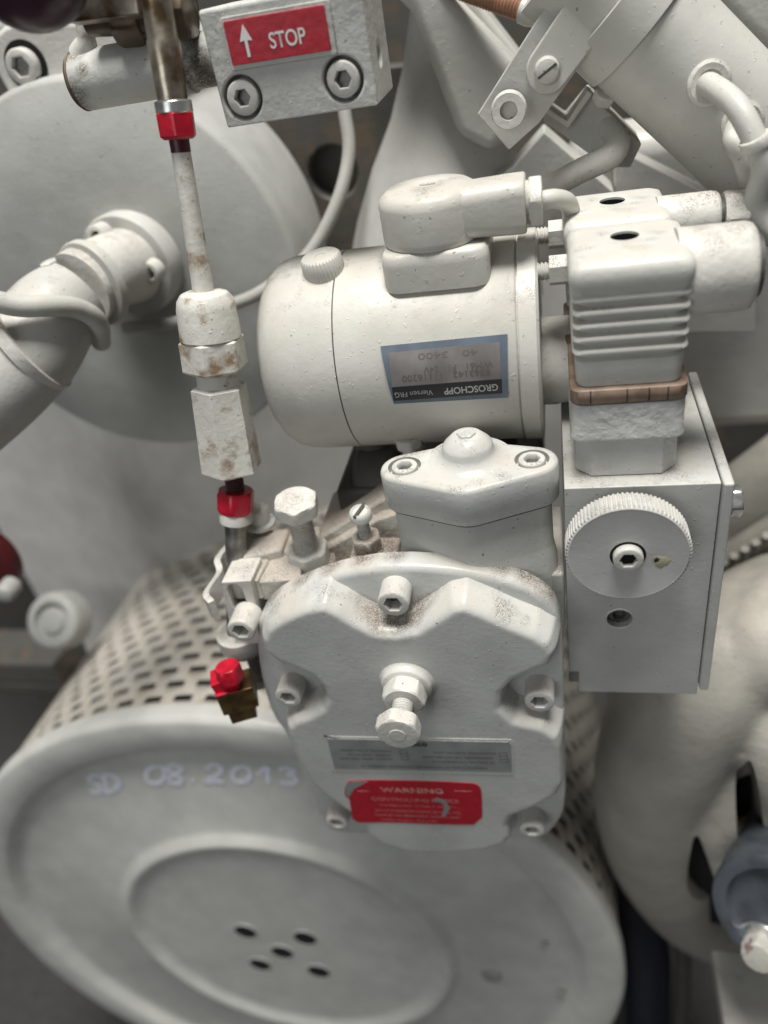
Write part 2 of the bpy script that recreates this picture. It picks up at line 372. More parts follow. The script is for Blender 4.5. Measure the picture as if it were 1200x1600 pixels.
# ribbed beam running down to the right
bm_ = thing('ribbed_beam', (60, 235, 150), 'slanted grey beam with a double ridge running down to the strap', 'beam')
def quadbeam(name, L, Y0, Y1, mat, parent, bev=2):
    b = B(); b.prism(fxz((0, Y1, 0)), aYl(L, Y0), 0, Y1 - Y0); return obj(name, b, mat, parent, bev=bev, seg=3)
quadbeam('beam_face', [(560, -60), (690, -20), (830, 125), (775, 245), (715, 215), (640, 20)], 198, 250, M['engine'], bm_, 8)
quadbeam('ridge', [(640, -60), (672, -60), (798, 122), (782, 138)], 214, 240, M['light'], bm_, 3)
quadbeam('ridge', [(668, -60), (700, -60), (822, 100), (806, 116)], 220, 244, M['tube'], bm_, 3)
# lower right floor plate and dark parts
fl = thing('base_panel', (230, 250, -330), 'flat pale panel in the lower right corner under the sand cast elbow', 'panel')
pz_ = aZ(1112, 1482, -335)
b = B(); b.box(pz_[0], 520, pz_[1] - 160, pz_[1], -350, -335); obj('panel_sheet', b, M['engine'], fl, bev=2)
q0 = aY(1095, 1520, 120)
b = B(); b.tube([aY(1060, 1430, 105), aY(1068, 1500, 108), aY(1062, 1640, 110)], 7); obj('panel_edge_pipe', b, M['web'], fl)
hs = aY(1010, 1520, 118)
b = B(); b.tube([aY(985, 1380, 135), aY(1008, 1470, 120), aY(1012, 1560, 118), aY(1010, 1700, 118)], 21, 28); tag(obj('rubber_hose', b, M['navy'], None, loc=tuple(hs)), 'thick dark navy rubber hose between the drum and sand cast elbow', 'hose')

# =================================================================== AIR FILTER DRUM
dc = CP + 640 * ray(444, 1483); tl = math.radians(4.0)
dn = np.array([0, -math.cos(tl), math.sin(tl)]); DF = frame(dc, dn, (1, 0, 0))
k_ = 1.6 * 171.5 / 171.9; Ro, Rg, Ri = 273.0, 237.0, 137.0
dr = thing('air_filter_drum', tuple(dc + np.array([0, 90, -273])), 'large round grey filter drum with slotted side, dated 08.2013 in marker', 'filter drum')
b = B()
prof = [(Ro, -14), (Ro, -5), (Ro - 1.5, -1.5), (Ro - 5, 0), (Rg + 9, -1), (Rg + 5, -3), (Rg + 1, -8.5), (Rg - 4, -10.5), (Rg - 10, -10), (Ri + 12, -7), (Ri + 7, -5), (Ri + 3, -.5), (Ri - 1, .3), (Ri - 5, -2), (Ri - 10, -5.0), (Ri - 16, -5.2), (60, -5.2), (30, -5.2)]
b.lathe(DF, prof, 160, cap0=False); o = obj('end_cap', b, M['drum'], dr, ang=60)
holes = []
for (px, py) in ((384, 1456), (477, 1466), (441, 1488), (407, 1507), (498, 1518)):
    r_ = ray(px, py); nn = dn; cpt = dc - nn * 5.2; t = (cpt - CP).dot(nn) / r_.dot(nn); p = CP + t * r_
    b = B(); b.lathe(frame(p - nn * 1, nn), [(9.6, 0), (9.6, 1.25)], 32); holes.append(p)
    obj('vent_hole', b, M['dark'], dr)
    b = B(); b.lathe(frame(p, nn), [(11.2, -.4), (10.8, .7), (9.8, .4), (9.5, -.2)], 32, False, False); obj('hole_lip', b, M['drum'], dr)
def ondrum(px, py, d=7.2):
    r_ = ray(px, py); c_ = dc - dn * d; t = (c_ - CP).dot(dn) / r_.dot(dn); return CP + t * r_
for (px, py, rr) in ((768, 1527, 8), (850, 1478, 3), (876, 1555, 3.6)):
    p = ondrum(px, py, 6.3); b = B(); b.lathe(frame(p, dn), [(lambda a, r=rr: r * (1 + .12 * math.sin(3 * a) + .1 * math.cos(2 * a + 1)), -.6), (rr * .8, .3)], 28); obj('scuff_patch', b, plain('scuffed_grey', (0.36, 0.355, 0.33), 0.6), dr)
# slotted side shell: every slot is a removed cell
bmm = bmesh.new(); nseg = 480; a0, a1 = math.radians(-30), math.radians(210); rows = []
y = -14.0; sl, br = 6.0, 8.0; levels = [-14.0, -20.0]; isl = [False]
for k in range(19): levels += [levels[-1] - sl, levels[-1] - sl - br]; isl += [True, False]
vg = []
for zl in levels:
    row = []
    for i in range(nseg + 1):
        a = a0 + (a1 - a0) * i / nseg; Rr = Ro - 3.0 + (0.0 if zl > -260 else 0)
        q = DF @ np.array([Rr * math.cos(a), Rr * math.sin(a), zl, 1]); row.append(bmm.verts.new(q[:3]))
    vg.append(row)
ri = 0
for j in range(len(levels) - 1):
    if isl[j]: ri += 1
    for i in range(nseg):
        if isl[j]:
            ph = (i + (5 if ri % 2 else 0)) % 10
            if ph < 6: continue
        bmm.faces.new((vg[j][i], vg[j][i + 1], vg[j + 1][i + 1], vg[j + 1][i]))
o = obj('slotted_side', bmm, M['mesh'], dr, ang=60); sm = o.modifiers.new('solid', 'SOLIDIFY'); sm.thickness = 0.0016; sm.offset = -1
b = B(); b.lathe(DF, [(Ro - 13, -24), (Ro - 13, -282)], 120); obj('filter_element', b, M['filt'], dr)
b = B(); b.lathe(DF, [(Ro - 1, -279), (Ro + 3, -281), (Ro + 3, -292)], 120); obj('rear_ring', b, M['drum'], dr)
# marker writing on the drum: thin strokes following the plate
def onface(x, y):
    p = ondrum(x, y, 8.5); r_ = np.linalg.norm(p - dc + dn * 8.5); d_ = float(np.interp(r_, [Ri + 12, Rg - 10], [7, 10])); return ondrum(x, y, d_) + dn * .3
def stroke_text(name, strokes, parent, wdt=2.3):
    b = B()
    for st in strokes:
        P = [onface(x, y) for x, y in st]
        if len(P) < 2: continue
        pp = spline(P, 5) if len(P) > 2 else np.array(P)
        rings = []
        T = np.gradient(pp, axis=0); T /= np.linalg.norm(T, axis=1)[:, None]
        for p, t in zip(pp, T):
            s_ = np.cross(dn, t); s_ = _n(s_); rings.append([tuple(p + s_ * wdt), tuple(p + s_ * wdt + dn * .5), tuple(p - s_ * wdt + dn * .5), tuple(p - s_ * wdt)])
        b.loft(ID, rings)
    return obj(name, b, M['chalk'], parent)
stroke_text('marker_initials', [
    [(160, 1212), (148, 1210), (139, 1217), (149, 1224), (158, 1230), (153, 1238), (142, 1236)],
    [(162, 1210), (166, 1224), (165, 1238)], [(160, 1211), (176, 1211), (187, 1221), (182, 1232), (166, 1238)]], dr, 1.7)
stroke_text('marker_date', [
    [(246, 1196), (233, 1201), (229, 1213), (236, 1223), (250, 1222), (258, 1212), (256, 1200), (246, 1196)],
    [(284, 1198), (272, 1194), (263, 1201), (274, 1210), (284, 1217), (279, 1224), (266, 1222), (266, 1214), (279, 1207), (285, 1198)],
    [(300, 1219), (304, 1220)],
    [(322, 1201), (333, 1194), (345, 1198), (343, 1208), (329, 1217), (321, 1222), (334, 1220), (350, 1222)],
    [(379, 1197), (367, 1201), (364, 1212), (371, 1221), (385, 1220), (392, 1210), (389, 1200), (379, 1197)],
    [(402, 1210), (415, 1199), (420, 1198)], [(420, 1197), (419, 1210), (421, 1222)],
    [(436, 1201), (450, 1199), (460, 1203), (450, 1210), (462, 1213), (462, 1221), (448, 1224), (438, 1221)]], dr, 1.7)

# =================================================================== LEFT PIPE ASSEMBLY
pf = thing('pipe_flange', tuple(aY(205, 410, 188)), 'round grey pipe flange with two bolts on the big round cover', 'pipe flange')
fc_ = aY(208, 412, 185); fn = _n((-0.12, -1, 0.02))
b = B(); b.lathe(frame(fc_ + np.array([0, 8, 0]), fn), [(29, -2), (29, 12), (28, 14), (24, 14.5)], 64); obj('flange_disc', b, M['engine'], pf, ang=40)
for (px, py) in ((163, 364), (243, 420), (165, 480)):
    p = aY(px, py, 170); socket('flange_bolt', 6.2, 8, pf, frame(p, fn), inner='dark')
b = B(); b.tube([fc_ + fn * 2, aY(170, 425, 155), aY(120, 455, 128)], [21, 19, 19.5], 40); obj('neck', b, M['light'], pf)
hp = thing('bypass_pipe', tuple(aY(40, 600, 90)), 'thick grey elbow pipe running off the left edge below the round cover', 'pipe')
b = B(); b.tube([aY(118, 460, 126), aY(84, 492, 112), aY(45, 545, 95), aY(-10, 600, 78), aY(-90, 670, 60)], [19, 22, 24.5, 25, 25], 48, 10); obj('pipe_body', b, M['engine'], hp)
b = B(); b.tube([aY(152, 440, 140), aY(140, 446, 135)], [22.5, 22.5], 48); obj('collar', b, M['tube'], hp, bev=1)
p = aY(88, 432, 122); Mx = frame(p, (-0.1, -.1, 1)); b = nut_bm(8, 3, frame(p + _n((-0.1, -.1, 1)) * 5, (-0.1, -.1, 1))); b.lathe(Mx, [(2.5, 0), (2.5, 6)], 20); obj('bleed_screw', b, M['light'], hp)
b = B(); b.tube([aY(-20, 468, 74), aY(30, 478, 80), aY(75, 478, 88), aY(120, 482, 100), aY(152, 502, 110), aY(158, 535, 122)], 5.0, 20); cb = obj('grey_cable', b, M['tube'], None, loc=tuple(aY(80, 500, 70))); tag(cb, 'grey cable lying along the thick elbow pipe under a tie strap', 'cable')
q = aY(45, 538, 96); pd_ = _n((-1, -.52, -.42)); up_ = np.array([0, -1.0, 1.5])
b = B(); b.lathe(frame(q + up_, pd_), [(27.6, -3), (28.2, -2.8), (28.2, 2.8), (27.6, 3)], 72); tag(obj('tie_strap', b, M['light'], None, loc=tuple(q)), 'pale flat tie strap around the cable and thick elbow pipe', 'strap')
b = B(); b.tube([aY(195, 512, 178), aY(270, 505, 174), aY(350, 480, 172), aY(410, 455, 176), aY(480, 400, 186), aY(525, 320, 200), aY(545, 240, 215), aY(538, 170, 225)], 3.6, 18)
tag(obj('thin_conduit', b, M['conduit'], None, loc=tuple(aY(350, 480, 172))), 'thin conduit curving across the round cover and behind the motor', 'conduit')

# left edge things
rd = thing('red_wheel', tuple(aY(-20, 885, 130)), 'dark red wheel cut off by the left edge above the pale boss', 'wheel')
p = aY(-45, 885, 130); b = B(); b.lathe(frame(p, (0.1, -1, .1)), [(33, -10), (33, -2), (30, 2), (20, 3)], 64); obj('wheel_rim', b, M['redd'], rd, bev=1.5)
p = aY(8, 927, 112); b = B(); b.lathe(frame(p, (.1, -1, .1)), [(7, -10), (7, 0), (5.5, 3), (3, 4)], 32); obj('wheel_bolt', b, M['bossp'], rd)
bs_ = thing('side_boss', tuple(aY(75, 970, 170)), 'pale round casting boss with recessed plug below the red wheel', 'boss')
p = aY(78, 972, 165); b = B(); b.lathe(frame(p, (0, -.78, .62)), [(24, -22), (24, -6), (22, -1), (19, 0), (15.5, -1), (15, -5), (14, -6)], 56, True, False); obj('boss_ring', b, M['bossp'], bs_, ang=50)
b = B(); b.lathe(frame(p, (0, -.78, .62)), [(15.2, -9), (15.2, -5.5), (11, -5), (9, -2.5), (5, -2)], 40); obj('boss_plug', b, M['bossp'], bs_)
b = B(); b.box(-30, 60, -14, 14, -30, 20, frame(aY(20, 1030, 205), (0, -1, .1))); b.box(-50, 60, -26, -10, -30, 20, frame(aY(20, 1030, 205), (0, -1, .1))); obj('boss_foot', b, M['web'], bs_, bev=5)

# top-left clutter
ts = thing('cross_tube', tuple(aY(60, 45, 235)), 'blurred grey cross tube with sleeve in the upper left corner', 'tube')
b = B(); b.tube([aY(-60, 48, 232), aY(60, 40, 232), aY(240, 20, 232)], 12, 28); obj('tube_body', b, M['engine'], ts)
b = B(); b.tube([aY(52, 42, 232), aY(105, 38, 232)], 15, 28); obj('sleeve', b, M['tube'], ts, bev=1)
b = B(); bmesh.ops.create_uvsphere(b.bm, u_segments=32, v_segments=20, radius=17)
p = aY(45, -42, 60)
for v in b.bm.verts: v.co = Vector((v.co.x * 1.15 + p[0], v.co.y + p[1], v.co.z + p[2]))
tag(obj('knob_ball', b, M['maroon'], None, loc=tuple(p)), 'dark maroon ball knob cut off by the top left edge', 'knob')

# =================================================================== STOP BLOCK + SHAFT
tl_, br_ = aY(315, 28, 90), aY(615, 160, 90)
x0, z0 = aY(352, 201, 90)[0], aY(352, 201, 90)[2]; x0 = (tl_[0] + x0) / 2; x1 = aY(590, 160, 90)[0]; z1 = aY(315, 26, 90)[2]
st = thing('stop_block', (x0 + 30, 105, z0), 'grey machined block carrying the red STOP sign and two socket bolts', 'stop block')
b = B(); b.box(x0, x1, 90, 128, z0, z1 + 2); o = obj('block', b, M['stop'], st)
sp = [aY(379, 153, 90), aY(536, 124, 90)]; hh = (x1, 108, z1 - 22)
cuts = []
for p in sp: k = B(); k.cyl((p[0], 80, p[2]), (p[0], 97, p[2]), 7.6, None, 40); cuts.append(k)
k = B(); k.cyl((x1 - 6, hh[1], hh[2]), (x1 + 5, hh[1], hh[2]), 4.2); cuts.append(k)
cut(o, cuts); addbev(o, 1.1, 40, 3)
for p in sp: socket('socket_bolt', 6.2, 7.5, st, fxz((p[0], 97, p[2])), af=5.4, inner='hex')
sa = [aY(349, 34, 89), aY(509, 6, 89), aY(515, 77, 89), aY(364, 104, 89)]
ctr = sum(sa) / 4; ux = _n(sa[1] - sa[0]); wS = (np.linalg.norm(sa[1] - sa[0]) + np.linalg.norm(sa[2] - sa[3])) / 2; hS = (sa[0][2] - sa[3][2] + sa[1][2] - sa[2][2]) / 2
SF = frame((ctr[0], 89.2, ctr[2]), (0, -1, 0), (ux[0], 0, ux[2]))
b = B(); b.prism(frame((ctr[0] + .4, 89.9, ctr[2] - .2), (0, -1, 0), (ux[0], 0, ux[2])), rrect(wS + 3, hS + 3, 1, 3), 0, .9); ps = obj('sign_backing', b, M['stop'], st, bev=.3)
b = B(); b.prism(SF, rrect(wS, hS, .6, 3), -.3, .8); sg = obj('stop_sign', b, M['redl'], st, bev=.15)
text('sign_text', 'STOP', hS * .37, lambda u, v, h: tuple((SF @ np.array([u + wS * .10, v - hS * .08, h + .8, 1]))[:3]), M['white'], sg, width=wS * .36, weight=0.012)
b = B(); ax_ = -wS * .31
b.prism(SF, [(ax_ - .55, -hS * .36), (ax_ + .55, -hS * .36), (ax_ + .55, hS * .02), (ax_ + 2.4, hS * .0), (ax_, hS * .38), (ax_ - 2.4, hS * .0), (ax_ - .55, hS * .02)], .75, .95); obj('sign_arrow', b, M['white'], sg)
# horizontal shaft
sh = thing('stop_shaft', tuple(aY(200, 125, 108)), 'short grey horizontal shaft with a rusty end left of the stop block', 'shaft')
pa, pb = aY(122, 128, 106), aY(345, 92, 106); d_ = _n((1, 0, 0)); pb = pa + np.array([np.linalg.norm(pb - pa), 0, 0])
b = B(); b.lathe(frame(pa, d_), [(8.5, 0), (10.3, 1.0), (10.8, 2.5), (10.8, 50), (9.6, 50.4), (9.6, 70)], 48); sr0 = np.array(WL[sh.name])
shm = paint('rusty_shaft_paint', (0.54, 0.54, 0.50), 0.42, bump=0.5, spots=[tuple((np.array(q_) - sr0) * S) + (rr_ * S,) for q_, rr_ in ((pa + (1, -6, -7), 8), (pa + (4, -9, -2), 6), (pa + (0, -3, 9), 7), (pa + (6, -4, 10), 6), (pa + (9, -9, 4), 4), (pa + (52, -8, -6), 10), (pa + (56, -9, 2), 8), (pa + (60, -6, -8), 9))])
obj('shaft_body', b, shm, sh, ang=40)
b = B(); b.lathe(frame(pa, d_), [(8.3, -.6), (10.0, .0), (10.95, 1.2), (10.9, 2.0)], 48, True, False); obj('rusty_rim', b, M['rust'], sh)
b = B(); b.tube([pa + (7, 0, 9), aY(135, 60, 104), aY(128, 20, 104)], [6, 3.5, 3.2], 20); obj('weld_arm', b, M['rod'], sh)

# =================================================================== LINKAGE ROD
lk = thing('linkage_rod', tuple(aY(367, 750, 50)), 'long upright linkage rod with red painted nuts left of the motor', 'linkage rod')
T0, T1 = aY(238, -40, 82), aY(368, 765, 50)
LD = T1 - T0; LL = np.linalg.norm(LD); LD = LD / LL
def lp(py):                                   # point on rod axis seen at picture row py
    lo, hi = 0.0, 1.0
    for _ in range(40):
        m_ = (lo + hi) / 2; q = R.T @ (T0 + LD * LL * m_ - CP); yy = 800 + F * q[1] / q[2]
        if yy < py: lo = m_
        else: hi = m_
    return T0 + LD * LL * lo
def pxr(py, wpx): q = R.T @ (lp(py) - CP); return wpx / 2 / F * q[2]
def seg_(name, rows, mat, parent, seg=40, bev=0, fn=None):
    o_ = lp(rows[0][0]); b = B(); pr = []
    for py, wpx in rows:
        r_ = pxr(py, wpx); pr.append(((fn(r_) if fn else r_), np.linalg.norm(lp(py) - o_)))
    b.lathe(frame(o_, LD, (1, 0.35, 0)), pr, seg); return obj(name, b, mat, parent, bev=bev)
seg_('shank', [(-38, 46), (60, 48), (64, 52), (120, 50), (162, 46)], M['oily'], lk)
seg_('collar', [(156, 50), (158, 58), (176, 58), (178, 52)], M['zinc'], lk, bev=.3)
seg_('red_nut', [(174, 52), (177, 62), (213, 60), (218, 48)], M['red'], lk, 48, .3, lambda r: hexr(r * 1.78, .5))
seg_('painted_neck', [(214, 32), (238, 31)], M['redd'], lk)
seg_('rod', [(226, 30), (300, 31), (400, 32), (462, 34)], M['rod'], lk)
seg_('upper_coupler', [(454, 50), (458, 74), (468, 88), (480, 93), (528, 96)], M['rod'], lk, bev=.5)
seg_('coupler_nut', [(526, 84), (530, 103), (574, 103), (579, 88)], M['rod'], lk, 48, .4, lambda r: hexr(r * 1.76, .25))
seg_('coupler_neck', [(570, 64), (606, 66)], M['rod'], lk)
seg_('hex_block', [(600, 70), (604, 88), (731, 94), (735, 80)], M['rod'], lk, 48, .6, lambda r: hexr(r * 1.76, .25))
b = B(); q0 = lp(730); thread(b, frame(q0, LD), 4.4, np.linalg.norm(lp(764) - q0) + 2); obj('threaded_stud', b, M['thread'], lk)
E1 = aY(372, 1105, 18); D2 = _n(E1 - T1); A2 = frame(T1, D2, (1, .4, 0))
b = nut_bm(15.5, 11, A2, .3); obj('red_nut', b, M['red'], lk)
b = B(); b.lathe(A2, [(7.2, 10.5), (7.6, 12), (7.6, 16), (6, 17)], 36); obj('washer_ring', b, M['light'], lk)
b = B(); b.lathe(A2, [(5.2, 16), (5.2, 90)], 28); obj('lower_shank', b, M['hex'], lk)
e_ = aY(366, 1040, 10)
b = nut_bm(11.5, 9, frame(aY(362, 1060, 8) + np.array([0, 0, 9]), (0.05, -.12, -1)), .4); b.box(-7.5, 4.5, -5.5, 5, 8.5, 17, frame(aY(372, 1085, 10), (-.12, -.05, 1), (.92, .38, 0))); fk = obj('red_fork_end', b, M['red'], lk, bev=.6)
fb = aY(372, 1085, 10); Fm = frame(fb, (0, 0, 1), (.92, .38, 0))
b = B(); b.box(-9, 9, -7, 7, -5, 9, Fm); obj('fork_block', b, M['brass'], lk, bev=.6)
b = B(); b.box(-7.2, 6, -5.5, 5.5, -14, -5.3, Fm); obj('fork_foot', b, M['brass'], lk, bev=.6)
b = B(); b.box(-9.2, 2, -7.3, 5, 9.1, 10.2, Fm); obj('fork_paint', b, M['red'], lk, bev=.4)
# greasy ball joint behind rod top
bj = thing('ball_joint', tuple(aY(215, 30, 92)), 'oily brown ball joint behind the top of the linkage rod', 'ball joint')
b = nut_bm(19, 11, frame(aY(178, 25, 100), (1, 0.15, -.1)), .2); obj('joint_nut', b, M['grime'], bj, bev=.6)
b = nut_bm(20, 9, frame(aY(262, 12, 96), (1, 0.1, -.1)), .5); obj('joint_nut', b, M['grime'], bj, bev=.6)
b = B(); b.cyl(aY(140, 30, 100), aY(300, 20, 98), 6); obj('joint_pin', b, M['grime'], bj)
b = B(); b.box(-11, 18, -5, 3, -4, 4, frame(aY(150, 8, 84), (0, -1, .2), (1, 0, -.06))); obj('joint_clip', b, M['oily'], bj, bev=.8)

# =================================================================== TOP RIGHT: CANISTER TUBE
tb = thing('canister_tube', tuple(aY(1040, 100, 150)), 'thick grey tube slanting down across the upper right corner', 'tube')
ta, tbp = aY(880, -75, 150), aY(1290, 330, 150); TD = _n(tbp - ta)
b = B(); b.cyl(ta, tbp, 24.5, None, 72); obj('tube_body', b, M['tube'], tb)
def nearest(px, py, r):                       # first hit of picture ray with the tube surface
    d = ray(px, py); best = None
    for t in np.linspace(200, 360, 1600):
        p = CP + d * t; q = p - ta; q = q - TD * q.dot(TD)
        if np.linalg.norm(q) <= r: best = p; break
    if best is None: best = CP + d * 270
    q = best - ta; q = q - TD * q.dot(TD); return best, _n(q)
for (px, py, r_) in ((1108, 130, 8.2), (1160, 192, 8)):
    p, nn = nearest(px, py, 24.5)
    b = B(); b.lathe(frame(p - nn * 1.2, nn), [(r_, 0), (r_, 1.8), (r_ - 1.2, 2.5), (r_ - 3.4, 2.2), (r_ - 3.6, 1)], 40); obj('cable_grommet', b, M['light'], tb)
p, nn = nearest(1106, 133, 24.5)
g1 = thing('looped_cable', tuple(p), 'thick grey cable leaving the slanting tube and bending down the right edge', 'cable')
b = B(); b.tube([p - nn * 3, p + nn * 7, aY(1150, 165, 104), aY(1178, 215, 96), aY(1192, 262, 94), aY(1180, 315, 96), aY(1188, 350, 96), aY(1225, 380, 96)], 4.3, 24, 10); obj('cable_sheath', b, M['tube'], g1)
p, nn = nearest(1150, 190, 24.5)
b = B(); b.tube([p, p + nn * 5 + np.array([-2, 0, -6]), aY(1160, 250, 106), aY(1172, 300, 110), aY(1180, 360, 112)], 3.4, 20, 8); tag(obj('thin_cable', b, M['tube'], None, loc=tuple(p)), 'thinner grey cable hanging behind the thick looped cable at the right edge', 'cable')
b = B(); q = aY(1182, 222, 95); b.lathe(frame(q, aY(1190, 250, 95) - aY(1176, 208, 95)), [(5.4, -2), (5.6, -1.6), (5.6, 1.6), (5.4, 2)], 32); tag(obj('cable_tie', b, M['light'], None, bev=.2, loc=tuple(q)), 'pale cable tie wrapped round the thick looped cable', 'cable tie')
# strap bracket on the tube
sb = thing('strap_bracket', tuple(aY(800, 180, 128)), 'flat grey strap bracket holding the slanting tube with a slotted screw', 'bracket')
b = B(); b.prism(fxz((0, 136, 0)), aYl([(745, 182), (795, 238), (842, 196), (1010, -40), (885, -40)], 128), 0, 4); obj('long_strap', b, M['engine'], sb, bev=.5)
e_ = aY(856, 112, 124); e2 = aY(960, -30, 118)
b = B(); b.prism(fxz((0, 131.5, 0)), hull([(e_[0], e_[2], 8.6), (e2[0], e2[2], 9.5)]), 0, 3.2); obj('short_strap', b, M['tube'], sb, bev=.8)
tcn = ta + TD * 22
cl = [q for q in (ta + TD * k for k in (0, 40))]
b = B(); sA = aY(968, 40, 150); tpar = (sA - ta).dot(TD); b.lathe(frame(ta + TD * (tpar - 9), TD), [(24.8, 0), (26.2, .3), (26.2, 15.7), (24.8, 16)], 80, False, False); obj('clamp_band', b, M['tube'], sb)
p = aY(795, 172, 126); b = B(); b.lathe(fxz((p[0], 128, p[2])), [(7.2, 0), (7.2, 3), (6.6, 4), (3.6, 4), (3.4, .6)], 40); obj('spacer_boss', b, M['light'], sb)
p = aY(855, 113, 122); b = B(); b.lathe(fxz((p[0], 128.4, p[2])), [(5.0, 0), (5.0, 1.8), (4.2, 3.0), (2.5, 3.5)], 36); sc = obj('slotted_screw', b, M['tube'], sb)
b = B(); b.box(-4.2, 4.2, -.5, .5, 2.9, 3.6, frame((p[0], 128.4, p[2]), (0, -1, 0), (.85, 0, .5))); obj('screw_slot', b, M['web'], sc)
# Z bracket and pipe
zb = thing('step_bracket', tuple(aY(930, 210, 165)), 'small stepped sheet bracket with a bolt behind the plug connectors', 'bracket')
b = B(); b.prism(fxz((0, 190, 0)), aYl([(850, 165), (885, 190), (922, 145), (1003, 225), (985, 262), (950, 262), (850, 190)], 165), 0, 25); obj('bracket_sheet', b, M['engine'], zb, bev=.8)
b = B(); b.prism(fxz((0, 172, 0)), aYl([(846, 160), (886, 188), (918, 140), (926, 146), (888, 200), (850, 174)], 160), 0, 13); obj('bracket_lip', b, M['light'], zb, bev=.6)
b = hexhead_bm(9, 5, frame(aY(942, 155, 160), (.3, -.6, .7))); obj('bracket_bolt', b, M['light'], zb)
b = B(); b.tube([aY(945, 190, 176), aY(963, 218, 150), aY(955, 243, 140), aY(905, 268, 142), aY(850, 300, 146), aY(790, 350, 150)], 5.2, 24, 10); tag(obj('bent_pipe', b, M['tube'], None, loc=tuple(aY(905, 268, 142))), 'thin bent grey pipe running from the stepped bracket behind the motor gland', 'pipe')
pc = thing('backing_plate', tuple(aY(860, 260, 215)), 'flat grey plate behind the stepped bracket and slanting strap', 'plate')
quadbeam('plate_sheet', [(745, 300), (800, 262), (850, 205), (960, 300), (960, 420), (760, 420)], 205, 225, M['engine'], pc, 1)
quadbeam('plate_sheet', [(960, 230), (1100, 300), (1180, 400), (1180, 520), (960, 520)], 215, 235, M['engine'], pc, 1)
tr = thing('corner_casting', tuple(aY(1150, 40, 200)), 'blurred grey casting beyond the slanting tube in the top right corner', 'casting')
quadbeam('casting_face', [(1040, -80), (1300, -80), (1300, 90), (1190, 85), (1120, 20)], 190, 225, M['engine'], tr, 8)
quadbeam('casting_foot', [(1150, 100), (1300, 95), (1300, 190), (1230, 190)], 205, 225, M['cast'], tr, 6)
bh = thing('braided_hose', tuple(aY(780, 10, 200)), 'brown braided metal hose with a crimped end at the top edge', 'hose')
b = B(); P0_, P1_ = aY(660, -40, 205), aY(822, 18, 185); dd = _n(P1_ - P0_); Lh = np.linalg.norm(P1_ - P0_); pr = []; z = 0
while z < Lh: pr += [(4.3, z), (4.8, z + .8)]; z += 1.6
b.lathe(frame(P0_, dd), pr, 30); obj('braid', b, M['copper'], bh)
b = B(); b.lathe(frame(P1_, dd), [(5.2, -2), (5.4, 2), (4.6, 6), (3, 12), (2.6, 20)], 30); obj('hose_end', b, M['tube'], bh)

# =================================================================== SAND-CAST ELBOW (right)
ce = thing('cast_elbow', tuple(aY(1080, 1250, 110)), 'big sand textured elbow casting below the junction box at the right', 'casting')
b = B(); bmesh.ops.create_icosphere(b.bm, subdivisions=5, radius=1.0)
cE = aY(1160, 1215, 102)
for v in b.bm.verts:
    p = np.array(v.co); d1 = 1 + .04 * math.sin(3 * p[0] + 2 * p[2]) + .03 * math.cos(4 * p[2] + 1)
    v.co = Vector((cE[0] + p[0] * 72 * d1, cE[1] + p[1] * 52 * d1, cE[2] + 4 + p[2] * 74 * d1))
b.tube([aY(1240, 930, 150), aY(1170, 980, 120), aY(1095, 1060, 96), aY(1045, 1150, 90), aY(1018, 1260, 92), aY(1036, 1360, 102), aY(1095, 1440, 118), aY(1200, 1480, 130)], [30, 34, 39, 40, 38, 34, 28, 24], 40, 8)
b.tube([aY(1250, 960, 120), aY(1200, 1010, 100), aY(1180, 1060, 95)], [34, 34, 26], 32, 8)
b.tube([aY(1150, 1180, 95), aY(1122, 1250, 72), aY(1118, 1330, 60), aY(1142, 1420, 62)], [24, 15, 9.5, 9.5], 28)
b.tube([aY(1240, 1060, 95), aY(1198, 1170, 66), aY(1225, 1290, 56)], [24, 14, 10], 28)
o = obj('elbow_body', b, M['cast'], ce)
m_ = o.modifiers.new('remesh', 'REMESH'); m_.mode = 'VOXEL'; m_.voxel_size = 0.0022
m_ = o.modifiers.new('soft', 'SMOOTH'); m_.factor = 0.6; m_.iterations = 34
bpy.context.view_layer.update(); bake(o)
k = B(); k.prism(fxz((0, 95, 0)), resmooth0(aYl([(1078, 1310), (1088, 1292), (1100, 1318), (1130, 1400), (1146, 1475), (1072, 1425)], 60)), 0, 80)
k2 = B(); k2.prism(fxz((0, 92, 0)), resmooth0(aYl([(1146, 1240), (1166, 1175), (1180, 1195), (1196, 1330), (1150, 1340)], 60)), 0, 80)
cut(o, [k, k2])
o.data.materials.clear(); o.data.materials.append(M['cast'])
for p_ in o.data.polygons: p_.use_smooth = True
b = B(); b.prism(fxz((0, 96, 0)), aYl([(1065, 1290), (1200, 1230), (1240, 1480), (1060, 1450)], 78), 0, 10); obj('recess_shade_liner', b, M['dark'], ce)  # black sheet that paints deep shade at the bottom of both recesses
# small raised cast mark panel
mk = aY(1020, 1365, 66); MF = frame((mk[0], mk[1], mk[2]), (-.25, -1, .35), (1, 0, -.1))
b = B()
for (xa, ya, xb, yb) in ((-8, 9, 4, 9), (4, 9, 9, -9), (9, -9, -1, -9), (-1, -9, -8, 9)):
    b.cyl((MF @ np.array([xa, ya, 0, 1]))[:3], (MF @ np.array([xb, yb, 0, 1]))[:3], .8, None, 10)
for k in range(4): b.cyl((MF @ np.array([-3 + k, 5 - 4 * k, 0, 1]))[:3], (MF @ np.array([3 + k, 4 - 4 * k, 0, 1]))[:3], .7, None, 10)
obj('cast_mark', b, M['cast'], ce)
